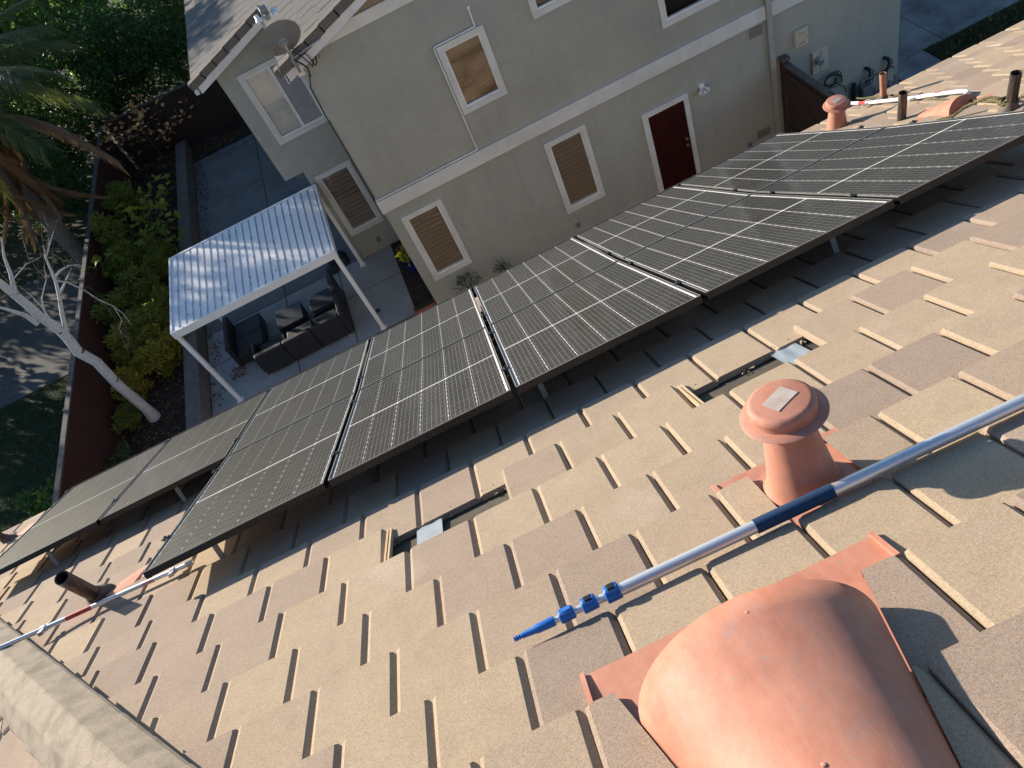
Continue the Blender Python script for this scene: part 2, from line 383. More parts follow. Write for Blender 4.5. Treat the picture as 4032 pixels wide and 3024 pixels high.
# ================================================================== our roof
TW, TE, U0, V0, W0 = .296, .3292, 2.0575, 4.5643, -.2006
DV = {-3: .025, -2: -.0205, -1: -.0148, 0: -.0007, 1: .0023, 2: .0086}
HIP = 8.08; SL = .8615; TL = .372; DROP = .030; VR = 6.95; EAVE_I = -16
def nose(i): return V0 + TE * i + DV.get(i, 0)
def joint(i, j): return U0 + TW * (j + .5 * (i % 2)) + .0095 + .0186 * i
house = thing('tiled_house', 'tan stucco house whose sunlit concrete-tile hip roof carries the solar panels', 'house', (0, 2.5, 0))
def roof_deck():
    b = MB()
    def zq(v): return W0 - .068
    vs = []
    for w in (-.268, -.32):
        vs += [(HIP + .75 * SL, -.70, w), (-7, -.70, w), (-7, VR, w), (HIP - VR * SL, VR, w)]
    b.add(vs, [(0, 3, 2, 1), (4, 5, 6, 7), (0, 1, 5, 4), (1, 2, 6, 5), (2, 3, 7, 6), (3, 0, 4, 7)])
    b.ob('roof_deck', 'underlay', house, ROOF)
roof_deck()
PIV = rf(HIP - SL * 4, 4, W0)
ROOF2 = Matrix.Translation(PIV) @ Matrix.Rotation(R(90), 4, 'Z') @ Matrix.Translation(-PIV) @ ROOF
def tile_geo(u0, u1, jit=0.0, chip=0):
    """one flat concrete tile; nose at v=0, top surface falling by DROP per course"""
    ch, cl, rr, th = .019, .013, .011, .030
    def top(v): return -DROP * v / TE
    W = u1 - u0
    lo, up = [], []
    for (x, y) in ((0, rr), (.003, .003), (rr, 0), (W - rr, 0), (W - .003, .003), (W, rr), (W, TL), (0, TL)):
        lo.append((u0 + x, y))
    for (x, y) in ((ch, rr + .004), (ch + .002, .006), (ch + rr * .6, .003), (W - cl - rr * .6, .003), (W - cl - .002, .006), (W - cl, rr + .004), (W - cl, TL), (ch, TL)):
        up.append((u0 + x, y))
    v = [(x, y, top(y)) for x, y in up] + [(x, y, top(y) - (.018 if k in (0, 1, 7) else .0065)) for k, (x, y) in enumerate(lo)] + [(x, y, top(y) - th) for x, y in lo]
    f = [tuple(range(8))]
    for k in range(8):
        j = (k + 1) % 8
        f += [(8 + k, 8 + j, j, k), (16 + k, 16 + j, 8 + j, 8 + k)]
    return v, f
FV, FF = tile_geo(.0022, TW - .0022)
tile_me = mesh_of('roof_tile', FV, FF, 'tile')
def bis(v, f, planes):
    bm = bmesh.new(); vv = [bm.verts.new(x) for x in v]
    for q in f: bm.faces.new([vv[k] for k in q])
    for (p, nrm) in planes:
        g = bm.verts[:] + bm.edges[:] + bm.faces[:]
        r = bmesh.ops.bisect_plane(bm, geom=g, plane_co=p, plane_no=nrm, clear_outer=True)
        ed = [e for e in r['geom_cut'] if isinstance(e, bmesh.types.BMEdge)]
        if ed: bmesh.ops.holes_fill(bm, edges=ed)
    bm.verts.index_update(); ov = [x.co[:] for x in bm.verts]; of = [tuple(k.index for k in q.verts) for q in bm.faces]; bm.free()
    return ov, of
MISSING = {(-2, 1), (-2, 2), (-2, -4), (-2, -3)}
def hood_hw(v): return .31 - .25 * (v - 5.68)
def panel_block(P):
    """True when the panel array stands between the camera and the point (roof frame)"""
    C = CR; d = P - C
    if d.z >= 0: return False
    t = -C.z / d.z
    if t > 1: return False
    q = C + d * t
    return (-1.04 < q.x < 4.21 and -.0 < q.y < 3.47) or (4.2 < q.x < 6.32 and 0 < q.y < 1.73)
cand = []
for i in range(EAVE_I, 8):
    vn = nose(i)
    for j in range(-32, 24):
        ua = joint(i, j); ub = ua + TW
        if (i, j) in MISSING or ub < -7 or ua + SL * vn > HIP - .03: continue
        if vn > VR - .25: continue
        planes = []
        if ub + SL * (vn + TL) > HIP - .04: planes.append(((HIP - .04 - SL * vn - ua, 0, 0), (1, SL, 0)))
        if vn + TL > VR - .03: planes.append(((0, VR - .03 - vn, 0), (0, 1, 0)))
        sub = [(planes, 0)]
        if i == 1 and j == -3: sub = [(planes + [((1.518 - ua, 0, 0), (-1, 0, 0))], 0)]
        if i == 1 and j == -4: sub = [(planes + [((1.242 - ua, 0, 0), (1, 0, 0))], 0)]
        if i >= 3 and vn < 6.7:
            hl, hr = 1.84 + hood_hw(vn) + .004, 1.84 - hood_hw(vn) - .004
            if ua >= hr and ub <= hl: continue
            if ua < hr < ub: sub = [(planes + [((hr - ua, 0, 0), (1, -.25, 0))], 0)]
            if ua < hl < ub:
                sub = ([] if not (ua < hr < ub) else sub) + [(planes + [((hl - ua, 0, 0), (-1, -.25, 0))], 0)]
        for pl, _ in sub:
            mid = Vector((ua + TW / 2, vn + .12, W0)); px = project(ROOF @ mid)
            vis = px[2] > .1 and -250 < px[0] < 4282 and -250 < px[1] < 3274 and not panel_block(mid) 
            if not vis:
                near = [Vector((ua, vn, W0)), Vector((ub, vn + .3, W0))]
                vis = any(project(ROOF @ q)[2] > .1 and 0 < project(ROOF @ q)[0] < 4032 and 0 < project(ROOF @ q)[1] < 3024 and not panel_block(q) for q in near)
            area = (1 / (mid - CR).length) ** 2 * abs((CR - mid).normalized().z) if vis else 0
            cand.append((area, i, j, ua, vn, pl))
cand.sort(key=lambda t: -t[0])
sv, sf, sr = [], [], []
for k, (area, i, j, ua, vn, pl) in enumerate(cand):
    jt = random.uniform(-.003, .003); lift = random.uniform(-.0015, .0015)
    mt = Matrix.Translation((ua, vn + jt, W0 + lift)) @ Matrix.Rotation(random.uniform(-.004, .004), 4, 'Z') @ Matrix.Rotation(random.uniform(-.004, .004), 4, 'Y')
    if pl:
        v, f = bis(FV, FF, pl)
        if not f: continue
    else: v, f = FV, FF
    if k < 300:
        me = tile_me if not pl else mesh_of('roof_tile', v, f, 'tile')
        inst('roof_tile', me, house, ROOF @ mt)
    else:
        o = len(sv); sv += [mt @ Vector(x) for x in v]; sf += [tuple(q + o for q in g) for g in f]; sr += [random.random()] * len(f)
o = inst('roof_tile_field', mesh_of('roof_tile_field', sv, sf, 'tile_far', rnd=sr), house, ROOF); o['kind'] = 'stuff'
# the plane on the other side of the hip
sv, sf, sr = [], [], []
for i in range(-16, 6):
    vn = V0 + TE * i + .1
    for j in range(-34, 24):
        ua = joint(i, j) + .07; ub = ua + TW
        # points of this plane lie beyond the hip: mirror condition
        uh = 2 * (HIP - SL * 4) - HIP + SL * vn
        if ub < uh + .02 or vn > 6.6 or ua > uh + 9: continue
        v, f = FV, FF
        if ua < uh + TL + .05:
            v, f = bis(FV, FF, [((uh + .04 - ua, 0, 0), (-1, SL, 0))])
            if not f: continue
        mt = Matrix.Translation((ua, vn, W0)); o = len(sv)
        sv += [mt @ Vector(x) for x in v]; sf += [tuple(q + o for q in g) for g in f]; sr += [random.random()] * len(f)
o = inst('hip_end_tile_field', mesh_of('hip_end_tile_field', sv, sf, 'tile_far', rnd=sr), house, ROOF2); o['kind'] = 'stuff'
# hip caps
A = rf(HIP + .75 * SL, -.75, W0); B = rf(HIP - VR * SL, VR, W0); hd = (B - A).normalized(); hs = Vector((-hd.y, hd.x, 0)).normalized(); hu = hs.cross(hd) * -1
if hu.z < 0: hu = -hu
sec = ((-.155, -.040), (-.148, -.026), (-.060, .046), (-.052, .049), (.052, .049), (.060, .046), (.148, -.026), (.155, -.040))
Lh = (B - A).length; step = .355; k = 0
while k * step < Lh + .1:
    s0 = k * step; b = MB(); vs = []
    for (t, dz) in ((0, .030), (.40, -.004)):
        p = A + hd * (s0 + t)
        vs += [p + hs * e * (1 + (.06 if t == 0 else 0)) + hu * (h + dz) for e, h in sec]
    n = len(sec)
    vs += [v - hu * .022 for v in vs[:n]]
    b.add(vs, [(q, q + 1, n + q + 1, n + q) for q in range(n - 1)] + [(q + 1, q, 2 * n + q, 2 * n + q + 1) for q in range(n - 1)])
    b.ob('hip_tile', 'hip_tile', house); k += 1
# fascia, gutter and wall under the eave
ev = rf(0, -.73, -.27)
MB().box(-6.4, 9.2, ev.y - .03, ev.y, ev.z - .2, ev.z + .012).ob('fascia', 'barge', house)
MB().box(-6.0, 9.0, -5.2, ev.y - .5, 0, ev.z + .05).ob('wall', 'own_stucco', house)
# details of the two opened-up places: tile interlock ribs, underlay strip, nail holes
for uu in (joint(-2, 3), joint(-2, -2)):
    for k, du in enumerate((-.008, -.024)):
        MB().box(uu + du - .0045, uu + du + .0045, nose(-2) + .01, nose(-2) + .34, W0 - .036, W0 - .012).ob('interlock_rib', 'tile_core', house, ROOF)
for (ua, ub, va, vb) in ((2.650, 2.776, 3.98, 4.26), (.889, 1.012, 3.97, 4.26)):
    b = MB(); n = 12
    for q in range(n):
        x0 = ua + (ub - ua) * q / n; x1 = ua + (ub - ua) * (q + 1) / n
        b.add([(x0, va, -.244 + .0012 * math.sin(q)), (x1, va, -.244 + .0012 * math.sin(q + 1)), (x1, vb, -.252), (x0, vb, -.252)], [(0, 1, 2, 3)])
    t = b.ob('metal_flashing', 'flash_metal', None, ROOF)
    tag(t, 'short silver metal flashing strip in the tile gap ' + ('farther from the round vent' if ua > 2 else 'just below the round vent'), 'flashing', 'flashing strips in the opened tile gaps')
for uu in (2.38, 2.44, 2.53, 2.60, 2.70, 2.83, .90, .98, 1.07, 1.16, 1.25, 1.36):
    MB().lathe((uu, nose(-3) + .335 + random.uniform(-.006, .006), W0 - .0305), [(.0035, 0), (.0035, .0012)], 6).ob('nail_hole', 'black_plastic', house, ROOF)
# rubble and mortar lumps at the head of the exposed course
for uu in (2.63, 2.36, 1.15, 1.13, .86, 2.9):
    for q in range(4):
        s = random.uniform(.006, .014); x = uu + random.uniform(-.03, .03); y = 3.985 + random.uniform(-.02, .02)
        MB().add([(x + random.uniform(-s, s), y + random.uniform(-s, s), -.262 + random.uniform(0, s * 1.6)) for _ in range(5)], [(0, 1, 2), (0, 2, 3), (0, 3, 4), (1, 2, 4), (2, 3, 4), (0, 1, 4)]).ob('mortar_crumb', 'tile_head', house, ROOF)

# ================================================================== solar array
PP, G, PL, GV, ZM = 1.056, .0296, 1.7418, .0030, -.0244
PWD = PP - G
FH = .040
def frame_mesh():
    b = MB(); t = .011; W, L = PWD, PL
    for (x0, x1, y0, y1) in ((0, W, 0, t), (0, W, L - t, L), (0, t, t, L - t), (W - t, W, t, L - t)):
        b.box(x0, x1, y0, y1, -FH, 0)
    return b.me('frame', 'frame_black')
def glint_mesh():  # pale strips round the frame top, painted glint of its edges
    b = MB(); e = .0045; W, L = PWD, PL
    for (x0, x1, y0, y1) in ((0, W, 0, e), (0, W, L - e, L), (0, e, e, L - e), (W - e, W, e, L - e)):
        b.box(x0 - .0006, x1 + .0006, y0 - .0006, y1 + .0006, -.003, .0007)
    return b.me('frame_glint_strip', 'frame_glint')
frame_me, glint_me = frame_mesh(), glint_mesh()
back_me = MB().box(.010, PWD - .010, .010, PL - .010, -.012, -.0065).me('backsheet', 'backsheet')
cu, cv = (PWD - .044) / 6, (PL - .044 - .016) / 20
def cell_mesh():
    a, b, c = cu / 2 - .0018, cv / 2 - .0017, .0055
    return mesh_of('solar_cell', [(-a + c, -b, 0), (a - c, -b, 0), (a, -b + c, 0), (a, b - c, 0), (a - c, b, 0), (-a + c, b, 0), (-a, b - c, 0), (-a, -b + c, 0)], [tuple(range(8))], 'cell')
cell_me = cell_mesh()
ORD = ('first', 'second', 'third', 'fourth', 'fifth', 'sixth', 'seventh')
def panel(k, row):
    ang = math.atan2(ZM, PL) * (1 if row == 0 else -1)
    loc = Vector((k * PP + G / 2, 0 if row == 0 else PL + GV, 0 if row == 0 else ZM))
    m = ROOF @ Matrix.Translation(loc) @ Matrix.Rotation(ang, 4, 'X')
    n = 5 - k if row == 0 else 3 - k
    lab = 'black-framed solar panel in the %s row, %s counted from the roof hip' % ('eave-side' if row == 0 else 'upper', ORD[n])
    t = bpy.data.objects.new('solar_panel', None); put(t, None, m @ Matrix.Translation((PWD / 2, PL / 2, -FH)))
    tag(t, lab, 'solar panel', 'solar panels mounted on the tiled roof')
    inst('frame', frame_me, t, m); inst('frame_glint_strip', glint_me, t, m); inst('backsheet', back_me, t, m)
    for a in range(6):
        for b in range(20):
            y = .022 + cv * (b + .5) + (.016 if b >= 10 else 0)
            inst('solar_cell', cell_me, t, m @ Matrix.Translation((.022 + cu * (a + .5), y, -.0052)))
for k in range(-1, 6): panel(k, 0)
for k in range(-1, 4): panel(k, 1)
def wz(v): return ZM * (1 - abs(v - PL) / PL)
rack = thing('mounting_rack', 'aluminium rails, feet and black clamps holding the solar panels above the tiles', 'rack', rf(2.6, 1.7, -.2))
RAILS = ((.09, -1.13, 6.40), (1.40, -1.13, 6.40), (2.05, -1.13, 4.30), (3.08, -1.13, 4.30))
for (v, a, b) in RAILS:
    MB().box(a, b, v - .018, v + .018, wz(v) - FH - .046, wz(v) - FH - .001).ob('rail', 'frame_black', rack, ROOF)
    for k in range(-1, 7):
        u = k * PP
        if u < a or u > b: continue
        z = wz(v)
        c = MB().box(u - .019, u + .019, v - .020, v + .020, z + .001, z + .007).box(u - .010, u + .010, v - .018, v + .018, z - .03, z + .001).lathe((u, v, z + .007), [(.0075, 0), (.0075, .009)], 6)
        c.ob('clamp', 'clamp', rack, ROOF)
for (v, us) in ((3.24, (3.94, 1.98, .25)), (1.66, (5.77, 4.7)), (2.05, (.5, 3.0)), (.1, (.5, 2.5, 4.5))):
    for u in us:
        b = MB().box(u - .015, u + .015, v - .004, v + .004, W0 - .03, wz(v) - FH - .02).box(u - .02, u + .02, v - .09, v - .004, W0 - .028, W0 - .02).box(u - .02, u + .02, v - .3, v + .004, wz(v) - FH - .052, wz(v) - FH - .046)
        b.ob('standoff', 'metal_grey', rack, ROOF)

# ================================================================== roof vents and pipes
def cap_vent(base, s, label, patch_rot, flange=None, top=None):
    base = Vector(base); t = thing('roof_vent', label, 'roof vent', base)
    ax = (Vector(top) - base).normalized() if top is not None else Vector((0, 0, 1))
    L = (Vector(top) - base).length / .424 if top is not None else s
    m = Matrix.Translation(base) @ ax.to_track_quat('Z', 'Y').to_matrix().to_4x4(); Z3 = (0, 0, 0)
    q = lambda pr: [(r * s, z * L) for r, z in pr]
    def cp(pr): return [(r * s, .345 * L + (z - .345) * s) for r, z in pr]
    MB().lathe(Z3, q([(.150, -.04), (.124, .0), (.112, .03), (.104, .06), (.074, .30), (.067, .345)]), 40, cap=False).ob('stack', 'salmon', t, m, smooth=True)
    MB().lathe(Z3, cp([(.066, .315), (.080, .318), (.083, .34), (.070, .352), (.060, .352)]), 40).ob('storm_collar', 'salmon_faded', t, m, smooth=True)
    c = MB().lathe(Z3, cp([(.055, .345), (.070, .352), (.124, .366), (.126, .369), (.122, .372), (.098, .377), (.096, .392), (.0985, .396), (.099, .402), (.096, .413), (.088, .420), (.080, .422), (.0, .424)]), 48).ob('cap', 'salmon', t, m, smooth=True)
    MB().box(-.044 * s, .044 * s, -.030 * s, .030 * s, 0, .0012).ob('bare_patch', 'patch_grey', c, m @ Matrix.Translation((0, 0, .345 * L + .0792 * s)) @ Matrix.Rotation(patch_rot, 4, 'Z'))
    MB().box(.02 * s, .04 * s, -.113 * s, -.106 * s, .0, .035).ob('clip', 'salmon_faded', t, m)
    if flange:
        (ua, ub, va, vm, vb) = flange; b = MB()
        b.add([(ua, va, -.2145), (ub, va, -.2145), (ub, vm, -.225), (ua, vm, -.225), (ub, vb, -.241), (ua, vb, -.241)], [(0, 1, 2, 3), (3, 2, 4, 5)])
        b.ob('flashing', 'salmon', t, ROOF)
        for e, sg in ((ub, -1),):
            MB().box(min(e, e + sg * .014), max(e, e + sg * .014), va - .004, va + .05, -.222, -.207).ob('flashing_hem', 'salmon', t, ROOF)
    return t
cap_vent(rf(1.40, 5.055, -.232), 1.0, 'large round-capped salmon roof vent beside the blue sleeve of the pole', .35, (1.168, 1.632, 4.845, 4.905, 5.36), rf(1.407, 5.160, .119))
cap_vent(rf(-1.64, -.06, -.225) + Vector((-.02, .01, -.09)), .95, 'small salmon roof vent standing past the lower panel corner by the eave', .3)
def hood_vent(name, label, uc, v0, v1, H, hw0, taper, flange):
    t = thing(name, label, 'roof vent', rf(uc, v0, -.22))
    b = MB(); n, mseg = 28, 18
    wb = -.228
    rows = []
    for q in range(mseg + 1):
        f = q / mseg; v = v0 + (v1 - v0) * f; hw = hw0 - taper * (v - v0); h = H * (1 - f) + .002
        for s in range(n + 1):
            a = math.pi * s / n
            sx = math.cos(a); sz = math.sin(a)
            b.v.append(Vector((uc + hw * sx, v - .012 * sz, wb + h * sz)))
    for q in range(mseg):
        for s in range(n):
            i0 = q * (n + 1) + s; b.f.append((i0, i0 + n + 1, i0 + n + 2, i0 + 1))
    hd_ = b.ob('hood', 'salmon', t, ROOF, smooth=True)
    sm = hd_.modifiers.new('thickness', 'SOLIDIFY'); sm.thickness = .003
    MB().lathe((uc - .02, v0 + .04, wb + H * .955), [(.005, 0), (.005, .002), (.002, .003)], 8).ob('nail_head', 'salmon_faded', hd_, ROOF)
    MB().lathe((uc + .02, v0 + .42, wb + H * .655), [(.005, 0), (.005, .002), (.002, .003)], 8).ob('nail_head', 'salmon_faded', hd_, ROOF)
    if flange:
        (ua, ub, va, vm, vb) = flange; f = MB()
        f.add([(ua, va, -.2135), (ub, va, -.2135), (ub, vm, -.2265), (ua, vm, -.2265), (ub, 5.9, -.250), (ua, 5.9, -.250), (ub, vb, -.252), (ua, vb, -.252)], [(0, 1, 2, 3), (3, 2, 4, 5), (5, 4, 6, 7)])
        f.ob('flashing', 'salmon', t, ROOF)
        for e, sg in ((ua, -1), (ub, 1)):
            MB().box(min(e, e + sg * .013), max(e, e + sg * .013), va - .003, va + .12, -.226, -.203).ob('flashing_hem', 'salmon', t, ROOF)
    return t
hood_vent('attic_vent', 'big half-round salmon attic vent with broad flashing set into the tiles', 1.84, 5.68, 6.9, .205, .31, .25, (2.255, 1.388, 5.435, 5.57, 6.9))
# far hood, tall end up the slope
t = thing('attic_vent', 'salmon half-round attic vent lying behind the end of the solar array', 'roof vent', rf(-1.78, 1.3, -.22))
b = MB(); n = 16
for q in range(7):
    f = q / 6; v = 1.02 + .50 * f; hw = .07 + .05 * f; h = .025 + .085 * f
    for s in range(n + 1):
        a = math.pi * s / n; b.v.append(Vector((-1.76 + hw * math.cos(a), v, -.225 + h * math.sin(a))))
for q in range(6):
    for s in range(n): i0 = q * (n + 1) + s; b.f.append((i0, i0 + n + 1, i0 + n + 2, i0 + 1))
b.f.append(tuple(6 * (n + 1) + s for s in range(n + 1)))
b.ob('hood', 'salmon', t, ROOF, smooth=True)
MB().box(-2.02, -1.5, .92, 1.7, -.222, -.217).ob('flashing', 'salmon', t, ROOF)
def vent_pipe(B, T, r, mat, label, boot=True):
    t = thing('vent_pipe', label, 'vent pipe', B); B = Vector(B); T = Vector(T); ax = (T - B).normalized(); L = (T - B).length
    MB().lathe(B, [(r, -.05), (r, L), (r * .86, L), (r * .86, L * .4), (0, L * .4)], 24, ax, cap=False).ob('pipe', mat, t, smooth=True)
    if boot: MB().lathe(B, [(r * 2.3, -.03), (r * 1.9, .012), (r * 1.35, .045), (r * 1.2, .08), (r * 1.02, .085)], 24, ax, cap=False).ob('pipe_boot', 'lead', t, smooth=True)
    return t
up = lambda b, h, dx=0, dy=0: Vector(b) + Vector((dx, dy, h))
b = rf(-2.201, -.227, -.225); vent_pipe(b, up(b, .315, -.012, .01), .030, 'pipe_pink', 'short salmon-painted vent pipe next to the rope near the eave')
b = rf(-1.633, .93, -.225); vent_pipe(b, up(b, .278), .034, 'pipe_black', 'dark vent pipe rising at the middle of the array end', False)
b = rf(-1.645, 2.13, -.225); vent_pipe(b, up(b, .285), .034, 'pipe_black', 'dark vent pipe wrapped with rope near the upper end of the array')
pb = rf(4.866, 2.863, -.215); pt_ = rf(4.813, 3.114, .069)
vent_pipe(pb, pt_, .042, 'pipe_black', 'leaning black vent pipe beside the thin silver pole')
b = rf(7.246, -.171, -.225); vent_pipe(b, up(b, .19, -.02, .0), .036, 'pipe_black', 'black vent pipe at the eave corner by the lowest panel')
# faded pink flashing smears on the tiles beside those pipes (painted lead aprons)
for (pts, lab) in (([(4.80, 2.93), (4.63, 2.98), (4.60, 2.86), (4.50, 2.74), (4.36, 2.66), (4.42, 2.60), (4.62, 2.70), (4.80, 2.76)], 'crinkled salmon lead apron at the foot of the leaning pipe'), ([(7.2, -.2), (7.05, -.13), (6.92, -.28), (6.78, -.42), (6.86, -.45), (7.12, -.36)], 'crinkled salmon lead apron at the eave corner pipe')):
    o = MB().prism([(u, v, -.212 - .03 * (((v - V0) / TE) % 1) + .012) for u, v in pts], (0, 0, .004)).ob('lead_apron', 'salmon', None, ROOF); tag(o, lab, 'flashing')

# ================================================================== poles, rope
def pole():
    t = thing('telescopic_pole', 'silver telescopic pole with blue clamps and a navy grip lying on the tiles', 'pole', rf(1.6, 5.22, -.2))
    def P(u, w=-.173): return (u, 5.199 + (2.404 - u) * .031, w)
    tb = lambda ua, ub, r, nm, m, n=24: MB().tube([P(ua), P(ub)], r, n).ob(nm, m, t, ROOF, smooth=True)
    tb(2.065, .2, .0195, 'outer_tube', 'aluminium'); tb(2.15, 2.06, .0130, 'inner_tube', 'aluminium'); tb(2.22, 2.14, .0112, 'inner_tube', 'aluminium'); tb(2.285, 2.21, .0100, 'inner_tube', 'aluminium')
    tb(1.627, 1.382, .0222, 'foam_grip', 'navy_foam')
    MB().tube([P(2.272), P(2.278), P(2.33), P(2.338), P(2.378), P(2.380)], [.0140, .0150, .0140, .0115, .0085, .0060], 20).ob('tip_cone', 'blue_plastic', t, ROOF, smooth=True)
    pts, rr = [], []
    for q in range(13): pts.append(P(2.378 + q * .0022)); rr.append(.0085 if q % 4 < 2 else .0062)
    MB().tube(pts, rr, 16).ob('thread', 'blue_plastic', t, ROOF)
    for k, (u, r) in enumerate(((2.232, .019), (2.158, .021), (2.083, .0235))):
        m = ROOF @ Matrix.Translation(P(u))
        c = MB().tube([(-.024, 0, 0), (-.021, 0, 0), (.021, 0, 0), (.024, 0, 0)], [r * .86, r, r, r * .86], 14).bbox(-.023, .023, -r * .75, r * .75, 0, r * 1.18, .005).ob('clamp_collar', 'blue_plastic', t, m, smooth=True)
        ang = (.9, -.15, -.15)[k]
        MB().bbox(-.015, .013, -r * .62, r * .55, r * .9, r * 1.32, .004).ob('clamp_lever', 'black_plastic', c, m @ Matrix.Rotation(ang, 4, 'X'))
pole()
def thin_pole():
    t = thing('thin_pole', 'thin silver conduit pole with red tape crossing the hip', 'pole', rf(4.8, 3.06, -.19))
    a, b = Vector((4.147, 3.129, -.182)), Vector((5.304, 3.16, -.118)); d = b - a
    L = lambda f: tuple(a + d * f)
    # measured bends: the far part rests on the tiles, the near part lifts over the hip cap
    pts = [(4.147, 3.129, -.182), (4.275, 3.115, -.182), (4.804, 3.075, -.172), (4.959, 3.08, -.165), (5.086, 3.095, -.155), (5.304, 3.161, -.12), (5.9, 3.33, -.03)]
    MB().tube(pts, .0135, 16).ob('tube', 'aluminium', t, ROOF, smooth=True)
    MB().tube([pts[2], pts[3]], .0142, 16).ob('tape_band', 'red_tape', t, ROOF, smooth=True)
    MB().tube([(4.40, 3.106, -.1805), (4.47, 3.1005, -.179)], .0139, 16).ob('sticker', 'label_pink', t, ROOF)
    MB().tube([(4.150, 3.129, -.182), (4.185, 3.126, -.182)], .0165, 16).ob('end_collar', 'galvanised', t, ROOF)
    for p in (pts[1], pts[4]):
        c = MB().tube([Vector(p) + Vector((-.014, 0, 0)), Vector(p) + Vector((.014, 0, 0))], .019, 12).box(p[0] - .013, p[0] + .013, p[1] + .014, p[1] + .055, p[2] - .012, p[2] + .010).box(p[0] - .012, p[0] + .012, p[1] - .045, p[1] - .014, p[2] + .0, p[2] + .006)
        c.ob('coupling_clamp', 'galvanised', t, ROOF)
thin_pole()
def hook_pole():
    t = thing('hooked_pole', 'white pole with hooked end and red bands on the tiles behind the array', 'pole', rf(-2.06, .3, -.2))
    w = -.175
    pts = [(-2.21, -.95, w), (-2.109, -.309, w), (-2.061, .511, w), (-2.062, .85, w), (-2.05, 1.10, w), (-2.03, 1.20, w), (-1.99, 1.28, w), (-1.93, 1.325, w), (-1.87, 1.32, w), (-1.80, 1.26, w)]
    MB().tube(pts, .0165, 14).ob('tube', 'white_conduit', t, ROOF, smooth=True)
    MB().tube([(-2.063, .78, w), (-2.064, .95, w)], .0175, 14).ob('tape_band', 'red_tape', t, ROOF)
    MB().tube([(-2.14, -.52, w), (-2.117, -.36, w)], .0175, 14).ob('tape_band', 'red_tape', t, ROOF)
    for p in (pts[1], pts[2]):
        MB().tube([Vector(p) + Vector((0, -.014, 0)), Vector(p) + Vector((0, .014, 0))], .021, 12).box(p[0] + .014, p[0] + .07, p[1] - .014, p[1] + .014, w - .012, w + .008).box(p[0] - .06, p[0] - .014, p[1] - .012, p[1] + .012, w, w + .02).ob('coupling_clamp', 'galvanised', t, ROOF)
hook_pole()
rp = [(-2.36, -.95), (-2.325, -.80), (-2.301, -.309), (-2.2, .1), (-2.089, .533), (-1.97, .93), (-1.879, 1.265), (-1.83, 1.5), (-1.777, 1.77), (-1.75, 1.97), (-1.70, 2.06)]
b = MB().tube([(u, v, -.186 + .004 * math.sin(9 * v)) for u, v in rp], .0085, 8)
ring = [(-1.645 + .05 * math.cos(a), 2.13 + .05 * math.sin(a), -.16 + .012 * a / 6) for a in np.linspace(0, 13, 40)]
b.tube(ring, .010, 8)
b.tube([(-1.69, 2.08, -.16), (-1.66, 1.95, -.12), (-1.60, 1.80, -.14), (-1.55, 1.70, -.185), (-1.50, 1.60, -.19), (-1.47, 1.68, -.185), (-1.50, 1.77, -.185)], .011, 8)
b.tube([(-1.66, 2.2, -.16), (-1.66, 2.3, -.13), (-1.62, 2.45, -.17), (-1.55, 2.55, -.19), (-1.48, 2.5, -.19)], .011, 8)
tag(b.ob('rope', 'rope', None, ROOF, smooth=True), 'dark rope with yellow flecks strung between the pipes behind the array', 'rope')

# ================================================================== neighbour's house
Y1, Y2 = 13.15, 16.25
XL, ZL, SLO = -3.29, 5.49, .34
def rz(x): return ZL + SLO * (x - XL)           # top of the roof covering
RX = 4.4
nb = thing('neighbour_house', 'two-storey beige stucco house with white trim and grey tile roof next door', 'house', (3.5, 20, 0))
def gab(x0, x1, y0, y1, z0):
    pts = [(x0, y0, z0), (x1, y0, z0)]
    if x1 > RX: pts += [(x1, y0, rz(RX) - SLO * (x1 - RX) - .16), (RX, y0, rz(RX) - .16), (x0, y0, rz(x0) - .16)]
    else: pts += [(x1, y0, rz(x1) - .16), (x0, y0, rz(x0) - .16)]
    return MB().prism(pts, (0, y1 - y0, 0))
WIN1 = [(-.87, .01, .80, 2.545), (2.265, 3.16, .79, 2.565), (1.075, 1.965, 3.875, 5.205), (2.83, 3.75, 4.87, 6.05), (5.06, 6.30, 3.60, 5.0)]
WIN2 = [(-2.55, -1.31, 3.51, 5.15)]; WIN3 = [(-2.31, -1.43, .72, 2.50)]
TRIM = .095
def skin(x0, x1, z0, z1, Y, wins, depth=.14):
    """front face of a wall with window openings and their reveals"""
    hs = [(a + TRIM - .01, b_ - TRIM + .01, c + TRIM, d - TRIM + .01) for a, b_, c, d in wins]
    xs = sorted({x0, x1, *[v for h in hs for v in h[:2]]}); zs = sorted({z0, z1, *[v for h in hs for v in h[2:]]})
    m = MB()
    for p, q in zip(xs[:-1], xs[1:]):
        for r, t in zip(zs[:-1], zs[1:]):
            cx, cz = (p + q) / 2, (r + t) / 2
            if any(h[0] < cx < h[1] and h[2] < cz < h[3] for h in hs): continue
            m.add([(p, Y, r), (q, Y, r), (q, Y, t), (p, Y, t)], [(0, 1, 2, 3)])
    for (p, q, r, t) in hs:
        D = Y + depth
        m.add([(p, Y, r), (q, Y, r), (q, D, r), (p, D, r)], [(0, 1, 2, 3)]); m.add([(p, Y, t), (q, Y, t), (q, D, t), (p, D, t)], [(3, 2, 1, 0)])
        m.add([(p, Y, r), (p, D, r), (p, D, t), (p, Y, t)], [(0, 1, 2, 3)]); m.add([(q, Y, r), (q, D, r), (q, D, t), (q, Y, t)], [(3, 2, 1, 0)])
    return m
gab(-1.085, 9.995, Y1 + .15, 29, 0.0).ob('wall_core', 'stucco', nb)
m_ = skin(-1.09, 10.0, 0, 6.05, Y1, WIN1)
zt_ = rz(-1.09) - .16
